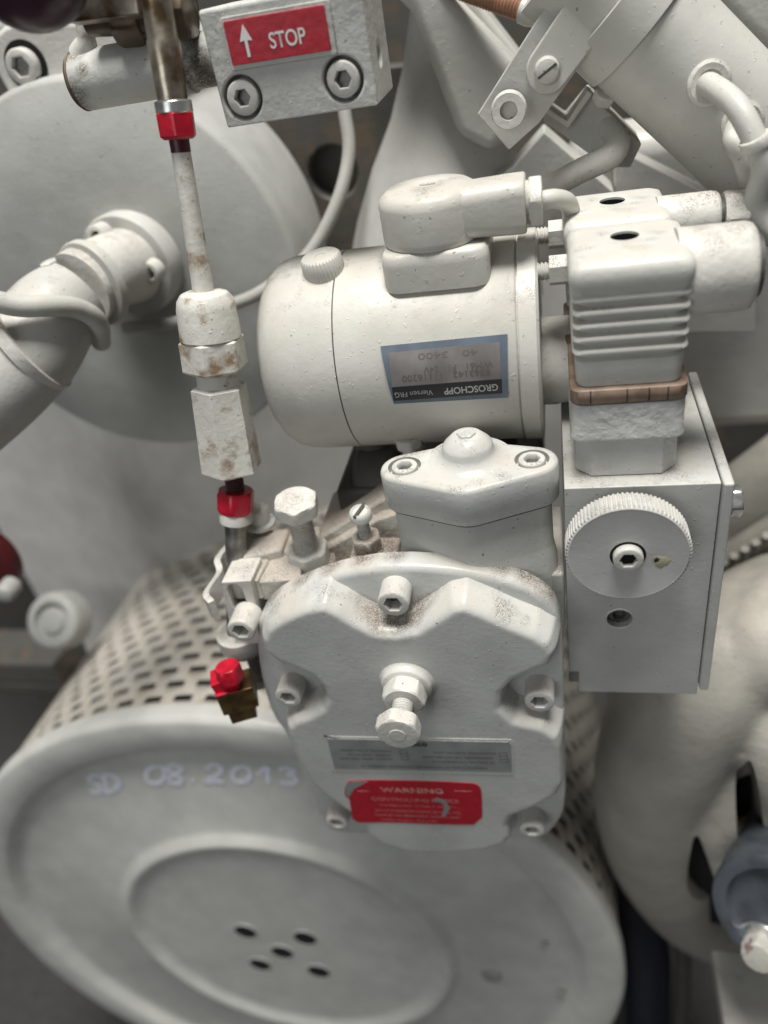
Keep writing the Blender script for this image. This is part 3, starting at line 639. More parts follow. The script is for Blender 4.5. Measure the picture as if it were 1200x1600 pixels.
# ribbed ring and ledge behind the box right side
rr_ = thing('toothed_ring', tuple(aY(1180, 860, 190)), 'blurred row of small ring teeth behind the right side of the junction box', 'ring')
b = B(); b.tube([aY(1080, 905, 190), aY(1150, 868, 190), aY(1260, 800, 190)], 11, 24)
for k in range(9):
    q = aY(1110 + k * 17, 892 - k * 10.5, 176); b.cyl(q + np.array([0, -3, 4]), q + np.array([1, 2, -4]), 2.4, None, 12)
obj('ring_teeth', b, M['cast'], rr_)
b = B(); b.tube([aY(1080, 990, 150), aY(1130, 985, 150), aY(1190, 950, 150), aY(1280, 905, 150)], 9, 24); obj('ring_ledge', b, M['cast'], rr_)
b = B(); b.tube([aY(1090, 840, 225), aY(1170, 780, 225), aY(1280, 700, 225)], 26, 32); obj('ring_shoulder', b, M['cast'], rr_)
# zinc ring with bolt bottom right
zr = thing('zinc_end_cap', tuple(aY(1200, 1440, 30)), 'bluish zinc end cap with a chipped hex bolt in the lower right corner', 'end cap')
zc = aY(1222, 1432, 8); zn = _n((-.45, -.8, .35))
b = B(); b.lathe(frame(zc, zn), [(35, -42), (37, -40), (37, 0), (36, 2), (33, 2.5), (29, 2), (27.5, -5)], 80, True, True); obj('cap_ring', b, M['zincd'], zr, ang=50)
wc = aY(1190, 1482, 2)
b = B(); b.lathe(frame(wc - zn * 4, zn), [(14, 0), (14, 2), (13, 3)], 48); obj('washer', b, M['zinc'], zr, bev=.4)
b = hexhead_bm(17, 10, frame(wc - zn * 1, zn), .4, False); obj('hex_bolt', b, paint('chipped_bolt_paint', (0.46, 0.44, 0.39), .4, bump=.6, chips=1.1, chipcol=(0.22, 0.16, 0.15)), zr)

# =================================================================== MOTOR
YM, RM = 102.0, 45.0; mc = aY(690, 549, YM); ZM = mc[2] + 4
mo = thing('electric_motor', (20, YM, ZM - RM), 'grey cylindrical electric motor lying behind the governor cap', 'motor')
xl = -58.5; xs = -20.0; xr = 55.0
MX = frame((xl, YM, ZM), (1, 0, 0), (0, -1, 0))     # local x = towards viewer, y = down? , z = +X
b = B(); L1 = xs - xl
b.lathe(MX, [(20, -1), (30, 0), (36, 1.5), (40, 4.5), (RM - 1.8, 9), (RM - .5, 14), (RM, 20), (RM, L1 - .4)], 96); obj('rear_cap', b, M['motor'], mo, ang=60)
b = B(); b.lathe(MX, [(RM - .7, L1 - 1), (RM - .7, L1 + .3)], 96, False, False); obj('seam', b, M['web'], mo)
b = B(); b.lathe(MX, [(RM, L1 + .2), (RM, xr - xl - 1), (RM - .8, xr - xl)], 96); obj('motor_body', b, M['motor'], mo, ang=60)
b = B(); b.lathe(MX, [(RM - 1, xr - xl - 1), (RM - 1, xr - xl + .6), (RM + .6, xr - xl + .7), (RM + .6, xr - xl + 7.5), (RM - .6, xr - xl + 8.6), (20, xr - xl + 9)], 96); obj('front_flange', b, M['motor'], mo, ang=40)
b = B(); b.lathe(frame((xl - 1, YM, ZM), (-1, 0, 0)), [(12, 0), (11, 4), (8, 5)], 40); obj('rear_boss', b, M['motor'], mo, bev=.6)
# shaft housing parts between motor flange and valve body
b = B(); b.cyl((xr + 8, YM - 5, ZM - 10), (xr + 40, YM - 5, ZM - 10), 19, None, 48); b.cyl((xr + 8, YM, ZM - 26), (xr + 16, YM, ZM - 26), 8); obj('drive_neck', b, M['light'], mo, bev=1)
for (dy, dz) in ((-20, 36), (12, 40)):
    b = B(); thread(b, frame((xr + 8, YM + dy, ZM + dz), (1, 0, 0)), 3.6, 5); b.lathe(frame((xr + 13, YM + dy, ZM + dz), (1, 0, 0)), [(hexr(10.5), 0), (hexr(10.5), 22)], 36); obj('flange_stud', b, M['light'], mo, bev=.3)
# knurled plug
kp = aY(503, 428, 86); kn = _n((-.06, -.12, 1)); kp = np.array([kp[0], 90, ZM + 43.6]); kb = frame(kp - kn * 1.0, kn)
b = B(); kr = lambda r: (lambda a: r + .22 * math.cos(a * 34)); b.lathe(kb, [(8.8, -6), (8.8, 0), (kr(8.9), .6), (kr(8.6), 6.2), (7.9, 7.0), (2.2, 7.0), (2.0, 6.6)], 272); obj('knurled_plug', b, M['motor'], mo, ang=50)
# terminal box
tbx = aY(684, 395, 88); TB = frame((tbx[0], 92, ZM + RM - 5), (0, 0, 1), (1, 0, 0))
kx = tbx[0]
def rr3(w_, d_, r_, z_, cx=0, cy=0): return [(x, y, z_) for x, y in rrect(w_, d_, r_, 6, cx, cy)]
b = B(); b.loft(TB, [rr3(43, 40, 7, -4), rr3(43.5, 40, 7.5, 6), rr3(43, 39.5, 8, 9.5), rr3(41, 37.5, 8, 11)]); obj('terminal_base', b, M['motor'], mo, ang=60)
TC = TB.copy(); TC[0, 3] -= 1.5
b = B(); b.lathe(TC, [(19.6, 11), (20.2, 12), (20.3, 14), (20.4, 26), (19.5, 29.3), (16.5, 31.2), (10, 31.9), (5, 32), (4.4, 31.6), (1, 31.4)], 72); tcap = obj('terminal_cap', b, M['motor'], mo, ang=60)
b = B(); b.box(-3.2, 3.2, -.7, .7, 31.3, 32.15, TC); obj('cap_slot', b, M['housing'], tcap, bev=.2)
AX = frame((TC[0, 3] + 10, 88, ZM + RM - 5 + 21.5), (1, 0, 0), (0, -1, 0))
b = B(); b.loft(AX, [rr3(21, 19, 6, 0), rr3(21, 20, 5, 22), rr3(21, 20, 5, 27), rr3(20, 19, 5, 27.8)]); obj('gland_arm', b, M['motor'], mo, ang=60)
b = B(); b.lathe(AX, [(8, 27), (8, 29)], 40); obj('gland_washer', b, M['housing'], mo)
b = nut_bm(17.5, 5, frame((AX @ np.array([0, 0, 29, 1]))[:3], (1, 0, 0), (0, -1, 0)), .3); obj('gland_nut', b, M['light'], mo)
gp = (AX @ np.array([0, 0, 33, 1]))[:3]
b = B(); b.tube([gp, gp + (6, 2, -.5), gp + (11, 8, -5), gp + (13, 24, -20)], 3.6, 20); tag(obj('motor_cable', b, M['motor'], None, loc=tuple(gp)), 'short grey cable from the motor gland to behind the plug connectors', 'cable')
# motor type plate: raised, follows the barrel; u along X, v around the barrel
def bar(u, v, h): ph = v / RM; return (u, YM - (RM + h) * math.cos(ph), ZM + (RM + h) * math.sin(ph))
def bsurf(px, py):
    d = ray(px, py)
    for t in np.linspace(180, 420, 4800):
        p = CP + d * t
        if (p[1] - YM) ** 2 + (p[2] - ZM) ** 2 <= RM * RM: break
    return p[0], RM * math.atan2(p[2] - ZM, YM - p[1])
pc4 = [bsurf(597, 545), bsurf(791, 527), bsurf(793, 619), bsurf(614, 627)]
def curved_plate(name, poly, h0, h1, mat, parent, nv=10):
    # poly: 4 corners TL,TR,BR,BL in (u,v); bilinear grid, thin solid
    b = B(); nu = 12; TL, TR, BR, BL = [np.array(q) for q in poly]; G0, G1 = [], []
    for j in range(nv + 1):
        r0, r1 = [], []
        for i in range(nu + 1):
            s_, t_ = i / nu, j / nv; q = (TL * (1 - s_) + TR * s_) * (1 - t_) + (BL * (1 - s_) + BR * s_) * t_
            r0.append(b.bm.verts.new(bar(q[0], q[1], h0))); r1.append(b.bm.verts.new(bar(q[0], q[1], h1)))
        G0.append(r0); G1.append(r1)
    f = b.bm.faces.new
    for j in range(nv):
        for i in range(nu): f((G1[j][i], G1[j][i + 1], G1[j + 1][i + 1], G1[j + 1][i])); f((G0[j][i], G0[j + 1][i], G0[j + 1][i + 1], G0[j][i + 1]))
    for j in range(nv): f((G0[j][0], G1[j][0], G1[j + 1][0], G0[j + 1][0])); f((G0[j][nu], G0[j + 1][nu], G1[j + 1][nu], G1[j][nu]))
    for i in range(nu): f((G0[0][i], G0[0][i + 1], G1[0][i + 1], G1[0][i])); f((G0[nv][i], G1[nv][i], G1[nv][i + 1], G0[nv][i + 1]))
    return obj(name, b, mat, parent, ang=40)
tp = curved_plate('type_plate', [bsurf(595, 541), bsurf(793, 522), bsurf(794, 619), bsurf(616, 629)], -.2, 1.0, M['bluegrey'], mo)
curved_plate('plate_field', [bsurf(608, 551), bsurf(781, 534), bsurf(784, 590), bsurf(613, 603)], .8, 1.15, M['plate2'], tp)
curved_plate('plate_band', [bsurf(613, 604), bsurf(784, 591), bsurf(785, 612), bsurf(616, 624)], .8, 1.17, M['ink'], tp, 4)
def barT(cx, cy, rot=PI):
    u0, v0 = bsurf(cx, cy); u1, v1 = bsurf(cx + 20, cy - 1.6); al = math.atan2(v1 - v0, u1 - u0)
    c_, s_ = math.cos(al + rot), math.sin(al + rot)
    return lambda u, v, h: bar(u0 + u * c_ - v * s_, v0 + u * s_ + v * c_, 1.2 + h)
sc_ = 318 / F
text('plate_text', 'GROSCHOPP', 3.0, barT(736, 606), M['silver'], tp, width=22, h=.05, weight=.02)
text('plate_text', 'Viersen FRG', 2.3, barT(647, 613), M['silver'], tp, width=16, h=.05)
text('plate_text', '8863142   11116200', 2.6, barT(697, 585), M['faint'], tp, width=36, h=.05)
text('plate_text', 'WM61   F1   24V', 2.4, barT(716, 572), M['faint'], tp, width=28, h=.05)
text('plate_text', '40   3400', 2.4, barT(700, 553), M['faint'], tp, width=24, h=.05)

# =================================================================== GOVERNOR
gv = thing('engine_governor', (10, 40, -130), 'grey cast governor with red WARNING label, five socket screws and domed cap', 'governor')
flp = [(399, 990), (404, 968), (422, 945), (455, 924), (515, 901), (570, 889), (625, 885), (690, 888), (760, 899), (815, 914), (852, 934), (872, 958), (880, 1000), (882, 1090), (884, 1180), (884, 1262), (874, 1288), (850, 1312), (780, 1312), (700, 1312), (560, 1304), (520, 1302), (504, 1288), (486, 1245), (466, 1195), (448, 1150), (424, 1120), (410, 1075), (402, 1030)]
YF = 14.0
fl2 = aYl(flp, YF)
def resmooth(P, it=2):
    P = [np.array(p) for p in P]
    for _ in range(it):
        Q = []
        for i in range(len(P)): a_, b_ = P[i], P[(i + 1) % len(P)]; Q += [a_ * .75 + b_ * .25, a_ * .25 + b_ * .75]
        P = Q
    return [tuple(p) for p in P]
fl2 = resmooth(fl2, 1)
def inset(P, d):
    P = np.array(P); n_ = len(P); out = []
    A = sum(P[i][0] * P[(i + 1) % n_][1] - P[(i + 1) % n_][0] * P[i][1] for i in range(n_)); sg_ = 1 if A > 0 else -1
    for i in range(n_):
        t = P[(i + 1) % n_] - P[i - 1]; t = t / np.linalg.norm(t); out.append((P[i][0] - sg_ * d * t[1], P[i][1] + sg_ * d * t[0]))
    return out
FX = fxz((0, 0, 0))                            # z = -Y
rings = []
for (ins, yy) in ((0, YF + 10), (0, YF + 2.8), (.5, YF + 1.4), (1.6, YF + .4), (3.4, YF)):
    rings.append([(x, z, -yy) for x, z in inset(fl2, ins)])
b = B(); b.loft(FX, rings); obj('cover_flange', b, M['cover'], gv, ang=60)
fl3 = resmooth([(p_[0], p_[1] - (p_[1] - q_[1]) * min(1, max(0, (p_[1] - 5) / 35))) for p_, q_ in zip(aYl(flp, YF), aYl(flp, 36))], 2)
b = B(); b.loft(FX, [[(x, z, -96) for x, z in inset(fl3, 3)], [(x, z, -YF - 10.6) for x, z in inset(fl3, 2.5)]]); obj('housing', b, M['housing'], gv, bev=1)
b = B(); b.loft(FX, [[(x, z, -YF - 11.6) for x, z in inset(fl3, .4)], [(x, z, -YF - 9.8) for x, z in inset(fl3, .4)]]); obj('joint_line', b, M['grime'], gv)
# --- cover plateau as a height field
pl = [(404, 1000), (412, 982), (436, 964), (470, 950), (505, 944), (530, 956), (556, 972), (588, 988), (620, 990), (648, 984), (676, 966), (704, 948), (725, 944), (760, 958), (800, 976), (840, 992), (862, 1006), (870, 1024), (862, 1044), (832, 1056), (805, 1068), (788, 1086), (786, 1108), (806, 1126), (850, 1136), (876, 1152), (884, 1180), (884, 1225), (872, 1248), (838, 1266), (802, 1280), (796, 1292), (800, 1310), (794, 1322), (762, 1332), (700, 1338), (640, 1336), (592, 1322), (572, 1306), (566, 1288), (548, 1276), (512, 1252), (480, 1226), (462, 1190), (446, 1150), (444, 1136), (456, 1126), (480, 1118), (500, 1106), (506, 1092), (500, 1076), (484, 1060), (462, 1050), (430, 1038), (410, 1022)]
plw = np.array(aYl(pl, 0)); st_ = 0.65
X = np.arange(-84, 86, st_); Z = np.arange(-142, 66, st_); XX, ZZ = np.meshgrid(X, Z)
def sdf(P, XX, ZZ):
    d = np.full(XX.shape, 1e9); ins = np.zeros(XX.shape, bool); n_ = len(P)
    for i in range(n_):
        ax, az = P[i]; bx, bz = P[(i + 1) % n_]; ex_, ez_ = bx - ax, bz - az
        t = np.clip(((XX - ax) * ex_ + (ZZ - az) * ez_) / (ex_ * ex_ + ez_ * ez_ + 1e-9), 0, 1)
        d = np.minimum(d, (XX - ax - t * ex_) ** 2 + (ZZ - az - t * ez_) ** 2)
        c = ((az > ZZ) != (bz > ZZ)) & (XX < (bx - ax) * (ZZ - az) / (bz - az + 1e-12) + ax); ins ^= c
    d = np.sqrt(d); return np.where(ins, d, -d)
s1 = sdf(plw, XX, ZZ); s2 = sdf(np.array(fl2), XX, ZZ)
s1 = np.minimum(s1, s2 - 0.9)
t = np.clip((s1 + 1.8) / 6.0, 0, 1)
DB = YF + 3.3
dep = DB * (1 - np.sqrt(np.clip(1 - (1 - t) ** 2.1, 0, 1)))
def blur(a, sg):
    k = np.exp(-0.5 * (np.arange(-10, 11) * st_ / sg) ** 2); k /= k.sum()
    a = np.apply_along_axis(lambda r: np.convolve(np.pad(r, 10, 'edge'), k, 'valid'), 0, a); return np.apply_along_axis(lambda r: np.convolve(np.pad(r, 10, 'edge'), k, 'valid'), 1, a)
dep = blur(dep, 0.75); dep = np.maximum(dep, DB * (1 - np.clip(s2, 0, 9) / 1.8))
gz, gx = np.gradient(s2, st_); snap = np.abs(s2) < 0.62 * st_; XX = np.where(snap, XX - s2 * gx, XX); ZZ = np.where(snap, ZZ - s2 * gz, ZZ); dep = np.where(snap, DB + .1, dep)
keep = (s1 > -6.5) & (s2 > -0.62 * st_)
bmm = bmesh.new(); vid = {}
for j in range(XX.shape[0]):
    for i in range(XX.shape[1]):
        if keep[j, i]: vid[(j, i)] = bmm.verts.new((XX[j, i], dep[j, i], ZZ[j, i]))
for j in range(XX.shape[0] - 1):
    for i in range(XX.shape[1] - 1):
        ks = [(j, i), (j, i + 1), (j + 1, i + 1), (j + 1, i)]
        if all(k in vid for k in ks): bmm.faces.new([vid[k] for k in ks])
obj('front_cover', bmm, M['cover'], gv, ang=180)
# screws in the pockets
for (px, py, r_) in ((614, 945, 6.7), (450, 1091, 6.5), (843, 1098, 6.6), (526, 1287, 6.3), (831, 1299, 6.4)):
    p = aY(px, py, 3.2); socket('cover_screw', r_, 11, gv, fxz((p[0], YF + .2, p[2])), M['screw'], af=6.6)
# central adjusting bolt
p = aY(636, 1066, 0)
b = B(); b.lathe(fxz((p[0], 0, p[2])), [(13.5, -.6), (12.4, .2), (11.6, 1.0), (11.2, 3.2), (10.4, 3.8)], 56); obj('bolt_boss', b, M['screw'], gv, ang=50)
b = nut_bm(17, 8.5, fxz((p[0], -3.6, p[2])), .25); obj('lock_nut', b, M['screw'], gv)
b = B(); thread(b, fxz((p[0], -12, p[2])), 4.6, 11, 1.4); ab = obj('adjusting_bolt', b, M['screw'], gv)
b = hexhead_bm(17.5, 6.5, fxz((p[0], -22, p[2])), .35); obj('bolt_head', b, M['light'], ab)
# --- plates
def yplate(name, L, Y, th, mat, parent, bev=.2, r=0):
    P = aYl(L, Y)
    if r: P = resmooth(P, r)
    b = B(); b.prism(fxz((0, Y + .3, 0)), P, 0, th + .3); return obj(name, b, mat, parent, bev=bev)
yplate('plate_backing', [(506, 1149), (506, 1150), (798, 1155), (802, 1159), (803, 1209), (802, 1210), (520, 1204), (518, 1203)], 0, .35, M['cover'], gv, .25)
npl = yplate('maker_plate', [(511, 1153), (794, 1158), (799, 1163), (800, 1205), (523, 1200)], 0, .55, M['plate'], gv, .12)
n0 = aY(655, 1180, 0); nx = _n(aY(790, 1181, 0) - aY(520, 1177, 0)); sc0 = 338 / F
def NT(px, py, rot=True):
    q = aY(px, py, 0); sgn = -1 if rot else 1; Mx = frame((q[0], -.55, q[2]), (0, -1, 0), sgn * nx); return flat(Mx)
text('plate_text', 'MANUFACTURED AT WOODWARD GOVERNOR COMPANY IN', 1.9, NT(661, 1197), M['greyink'], npl, width=63, h=.05)
text('plate_text', 'FT. COLLINS, COLORADO U.S.A.', 1.9, NT(722, 1189), M['greyink'], npl, width=31, h=.05)
text('plate_text', 'HOOFDDORP, THE NETHERLANDS', 1.9, NT(715, 1182), M['greyink'], npl, width=34, h=.05)
text('plate_text', 'ROCKFORD, ILLINOIS U.S.A.', 1.9, NT(725, 1175), M['greyink'], npl, width=30, h=.05)
text('plate_text', 'SLOUGH, BERKS, ENGLAND', 1.9, NT(572, 1184), M['greyink'], npl, width=27, h=.05)
text('plate_text', 'SYDNEY, AUSTRALIA', 1.9, NT(577, 1178), M['greyink'], npl, width=22, h=.05)
text('plate_text', 'TOMISATO, CHIBA, JAPAN', 1.9, NT(573, 1171), M['greyink'], npl, width=26, h=.05)
text('plate_number', '890', 3.0, NT(655, 1162), M['ink'], npl, width=8, h=.05, weight=.02)
for (cx, cy, mt) in ((787, 1182, 'greyink'), (632, 1178, 'greyink')):
    q = aY(cx, cy, 0); Mx = frame((q[0], -.55, q[2]), (0, -1, 0), nx); b = B()
    for k in range(4): b.box(-1.9, 1.9, -3.9 + k * 2.5, -3.65 + k * 2.5, 0, .08, Mx)
    for xx in (-1.9, 1.7): b.box(xx, xx + .2, -3.9, 3.85, 0.01, .09, Mx)
    obj('tick_boxes', b, M[mt], npl)
wl = yplate('warning_label', [(540, 1226), (546, 1219), (600, 1218), (735, 1222), (749, 1227), (753, 1238), (754, 1288), (700, 1288), (600, 1284), (578, 1285), (552, 1284), (548, 1262), (546, 1246), (538, 1242)], 0, .4, M['redl'], gv, .12, 1)
text('label_text', 'WARNING', 4.4, NT(643, 1234, False), M['pink'], wl, width=33, h=-.1, weight=.035, spacing=1.05)
text('label_text', 'CONTROLLING DEVICE', 2.9, NT(648, 1249, False), M['pink'], wl, width=46, h=-.1)
text('label_text', 'TO PREVENT BODILY INJURY -', 2.0, NT(655, 1259, False), M['pink'], wl, width=43, h=-.1)
text('label_text', 'DO NOT REMOVE COVER BEFORE THE', 2.0, NT(652, 1267, False), M['pink'], wl, width=46, h=-.1)
text('label_text', 'ENGINE HAS BEEN SHUT DOWN AND', 2.0, NT(652, 1274, False), M['pink'], wl, width=46, h=-.1)
text('label_text', 'MANUAL READ', 1.7, NT(640, 1281, False), M['pink'], wl, width=30, h=-.1)
for (cx, wd_) in ((568, 6.5), (724, 9)):
    q = aY(cx, 1235, 0); b = B(); b.box(-wd_ / 2, wd_ / 2, -.25, .25, .35, .46, frame((q[0], 0, q[2]), (0, -1, 0), nx)); obj('label_rule', b, M['pink'], wl)
b = B(); L_ = [(682, 1245), (697, 1250), (703, 1262), (695, 1275), (690, 1274), (695, 1260), (690, 1253), (677, 1250)]; b.prism(fxz((0, 0, 0)), aYl(L_, 0), .38, .5); obj('scratch_mark', b, M['plate'], wl)
b = B(); L_ = [(541, 1224), (556, 1219), (575, 1220), (553, 1232), (546, 1244), (540, 1240)]; b.prism(fxz((0, 0, 0)), aYl(L_, 0), .38, .52); obj('peeled_corner', b, M['plate'], wl, bev=.05)

# --- cap
ZT = 104.4; ca, cb2 = aZ(632, 728, ZT), aZ(831, 717, ZT); cm = (ca + cb2) / 2
co = hull([(ca[0], ca[1], 10.3), (cb2[0], cb2[1], 10.3), (cm[0], cm[1] - 6.5, 14), (cm[0], cm[1] + 5, 12.5)], 48)
CZ = frame((0, 0, 0), (0, 0, 1))
cpb = B()
rings = []
for ins, z in ((.8, ZT - 17.5), (0, ZT - 16.5), (0, ZT - 1.8), (.5, ZT - .6), (1.6, ZT)): rings.append([(x, y, z) for x, y in inset(co, ins)])
cpb.loft(CZ, rings); cp = obj('cap_rim', cpb, M['cover'], gv); cuts = []
for q in (ca, cb2): k = B(); k.cyl((q[0], q[1], ZT - 4), (q[0], q[1], ZT + 5), 6.9, None, 40); cuts.append(k)
cut(cp, cuts); cp.data.set_sharp_from_angle(angle=math.radians(50))
cp.data.materials.clear(); cp.data.materials.append(M['cover'])
for q in (ca, cb2): socket('cap_screw', 5.4, 4.4, gv, frame((q[0], q[1], ZT - 4), (0, 0, 1)), M['screw'], af=5.6)
b = B(); rings = []
for ins, z in ((3.2, ZT - 17.8), (3.0, ZT - 40), (2.6, 62), (1.6, 56), (1.6, 40)): rings.append([(x, y, z) for x, y in inset(co, ins)])
b.loft(CZ, rings); obj('cap_body', b, M['housing'], gv, ang=50)
b = B(); b.lathe(frame((cm[0] + .5, cm[1] + 3, ZT), (0, 0, 1)), [(18, -.3), (15, .4), (13, 1.4), (11.2, 3.0), (10.4, 4.6), (10.2, 6.5), (9.6, 7.6), (6.2, 11.0), (5.0, 11.4)], 56); dm = obj('cap_dome', b, M['cover'], gv, ang=60)
b = B(); b.lathe(frame((cm[0] + .5, cm[1] + 3, ZT), (0, 0, 1)), [(hexr(7), 11), (hexr(6.6), 12.1), (hexr(5.8), 12.4)], 36); obj('dome_tip', b, M['cover'], dm)
b = B(); b.loft(CZ, [[(x, y, ZT - 18.6) for x, y in inset(co, 1.6)], [(x, y, ZT - 17.4) for x, y in inset(co, 1.6)]]); obj('rim_shade_line', b, M['web'], gv)  # added dark ring, draws the shade line under the rim
# --- housing top: pedestals, arm, ledges
b = B(); b.box(3, 17, 46, 75, 30, 64, ID); obj('screw_pedestal', b, M['dirty'], gv, bev=1.5)
q = aY(575, 862, 42); q0_ = aY(540, 870, 34)
b = B(); b.box(q0_[0], q[0] + 14, 33, 60, 40, q[2]); obj('idle_pedestal', b, M['dirty'], gv, bev=1.2)
q = q + np.array([0, 2, 9])
ib = frame((q[0], q[1], q[2] - 9), (0.0, -.05, 1))
b = nut_bm(12.5, 7.5, frame((ib @ np.array([0, 0, 1.0, 1]))[:3], (0, -.05, 1)), .2); b.lathe(ib, [(7.4, 0), (7.2, 1.1)], 36); obj('idle_nut', b, M['dirty'], gv)
b = B(); thread(b, frame((ib @ np.array([0, 0, 7, 1]))[:3], (0, -.05, 1)), 2.9, 12, 1.1); isc = obj('idle_screw', b, M['light'], gv)
hb = (ib @ np.array([0, 0, 18, 1]))[:3]
b = B(); b.lathe(frame(hb, (0, -.05, 1)), [(4.0, 0), (5.1, .8), (5.2, 3.6), (4.6, 5.2), (4.2, 5.6), (3.6, 4.8), (3.3, 4.4)], 36); ih = obj('idle_head', b, M['screw'], isc, ang=50)
b = B(); b.box(-5.0, 5.0, -.7, .7, 4.6, 5.7, frame(hb, (0, -.05, 1), (.3, 1, 0))); obj('head_slot', b, M['web'], isc)
# tall stop bolt
q = aY(487, 888, 46); tdv = _n(aY(465, 800, 43) - aY(486, 886, 46))
tf = frame(q, tdv)
b = B(); b.lathe(tf, [(16, -14), (15.5, -4), (14.6, -2), (13.2, -.5), (12.6, 3.2), (12.2, 4.6)], 48); obj('bolt_boss', b, M['dirty'], gv, ang=50)
b = nut_bm(18.6, 10, frame(q + tdv * 4.7, tdv), .45); obj('lock_nut', b, M['housing'], gv)
b = B(); thread(b, frame(q + tdv * 14, tdv), 5.6, 24, 1.7); tbh = obj('stop_bolt', b, M['light'], gv)
b = hexhead_bm(18.6, 7.2, frame(q + tdv * 37, tdv), .35); obj('bolt_head', b, M['light'], tbh)
# ledge (left top of housing) and slanted arm to the rear
b = B(); b.prism(fxz((0, 80, 0)), aYl([(400, 900), (440, 893), (560, 880), (600, 880), (600, 960), (430, 990), (410, 990), (400, 990)], 50), 0, 46); obj('side_ledge', b, M['dirty'], gv, bev=2)
b = B(); b.prism(fxz((0, 100, 0)), aYl([(492, 880), (492, 846), (560, 802), (622, 768), (650, 768), (650, 880)], 58), 0, 42); obj('slanted_arm', b, M['dirty'], gv, bev=1.5)
b = B(); b.prism(fxz((0, 60, 0)), aYl([(500, 890), (500, 864), (590, 812), (626, 800), (640, 890)], 52), 0, 8); obj('arm_step', b, M['dirty'], gv, bev=1)
q = aY(852, 905, 30); b = B(); b.box(q[0] - 14, q[0] + 8, 30, 80, q[2] - 30, q[2] + 3); obj('corner_lug', b, M['housing'], gv, bev=1.5)
# bolt sticking up behind the cap
q = aY(640, 700, 72); b = hexhead_bm(11.5, 5, frame(q + np.array([0, 0, 2]), (0, -.1, 1)), .2); b.lathe(frame(q - np.array([0, 0, 30]), (0, 0, 1)), [(3.5, 0), (3.5, 32)], 24); obj('rear_bolt', b, M['light'], gv)
# rear drive block under the motor (its shade put in as dark paint)
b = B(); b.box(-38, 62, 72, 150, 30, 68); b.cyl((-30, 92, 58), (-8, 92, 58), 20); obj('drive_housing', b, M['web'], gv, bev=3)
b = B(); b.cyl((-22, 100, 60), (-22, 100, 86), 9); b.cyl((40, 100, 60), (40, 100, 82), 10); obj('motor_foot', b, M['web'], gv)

# =================================================================== CONTROL LEVER (left of governor)
lv = thing('control_lever', tuple(aY(370, 950, 40)), 'dusty clamped lever with slotted jaw at the upper left of the governor', 'lever')
b = B(); b.prism(fxz((0, 38, 0)), aYl([(345, 910), (392, 907), (412, 1005), (372, 1010), (360, 985)], 21), 0, 17); o = obj('clamp_jaw', b, M['light'], lv)
sl0 = aY(371, 935, 21); k = B(); k.prism(fxz((0, 60, 0)), rrect(7.2, 17, 3.5, 6, sl0[0], sl0[2]), 0, 60); cut(o, [k]); addbev(o, .8)
b = B(); b.prism(fxz((0, 36, 0)), rrect(9, 19, 1, 3, sl0[0], sl0[2]), 0, 4); obj('slot_bottom', b, M['hex'], lv)
zt_ = aY(370, 905, 27)[2]
def ztop(L, z, h, name, mat, bev=1.0):
    b = B(); b.prism(ID, [(p[0], p[1]) for p in (aZ(x, y, z) for x, y in L)], z - h, z); return obj(name, b, mat, lv, bev=bev)
ztop([(356, 907), (372, 872), (420, 872), (402, 907)], zt_ + 1, 12, 'clamp_top', M['dirty'])
ztop([(402, 909), (421, 868), (470, 858), (470, 905)], zt_ - 1, 12, 'clamp_seat', M['dirty'])
ztop([(372, 866), (382, 830), (452, 824), (440, 858), (380, 872)], zt_ + 4, 16, 'hub_block', M['dirty'], 1.6)
ztop([(438, 862), (452, 826), (500, 820), (500, 870)], zt_ + 1, 14, 'hub_step', M['dirty'], 1.2)
# curved lever blade
def ribbon(name, L, Y, hgt, th, mat, parent):
    b = B(); P = spline([aY(x, y, yy) for x, y, yy in L], 6); T = np.gradient(P, axis=0); rings = []
    for p_, t_ in zip(P, T):
        t_ = _n((t_[0], t_[1], 0)) ; s_ = np.array([-t_[1], t_[0], 0])
        rings.append([tuple(p_ + s_ * th / 2), tuple(p_ - s_ * th / 2), tuple(p_ - s_ * th / 2 - np.array([0, 0, hgt])), tuple(p_ + s_ * th / 2 - np.array([0, 0, hgt]))])
    b.loft(ID, rings); return obj(name, b, mat, parent, bev=.5)
ribbon('lever_blade', [(388, 818, 62), (362, 845, 50), (340, 872, 42), (342, 892, 34), (322, 925, 28), (330, 940, 22)], 0, 12, 3.2, M['light'], lv)
q = aY(402, 806, 60)
b = B(); b.lathe(frame(q - np.array([0, 0, 5]), (.1, 0, 1)), [(8, 0), (8, 2), (5.6, 2.2), (5.6, 9), (5, 10), (3, 10.2)], 36); obj('lever_pivot', b, M['light'], lv, bev=.3)
# clamp screw
q = aY(376, 987, 8); socket('clamp_screw', 6.6, 13, lv, frame((q[0], 21, q[2]), (0, -1, 0)), M['light'], af=6.8)
b = B(); q = aY(385, 1015, 30); b.lathe(frame((q[0], 30, q[2] + 14), (0, 0, -1)), [(12, 0), (12, 9), (10, 11), (9.6, 13)], 40); obj('lever_hub', b, M['housing'], lv, bev=.6)
b = B(); q = aY(398, 1035, 30); thread(b, frame(q + np.array([0, 0, 6]), (0, 0, -1)), 3.6, 14, 1.3); obj('hub_stud', b, M['housing'], lv)
b = nut_bm(10.5, 5.5, frame(aY(402, 1056, 30), (0, 0, -1)), .3); obj('hub_nut', b, M['housing'], lv)

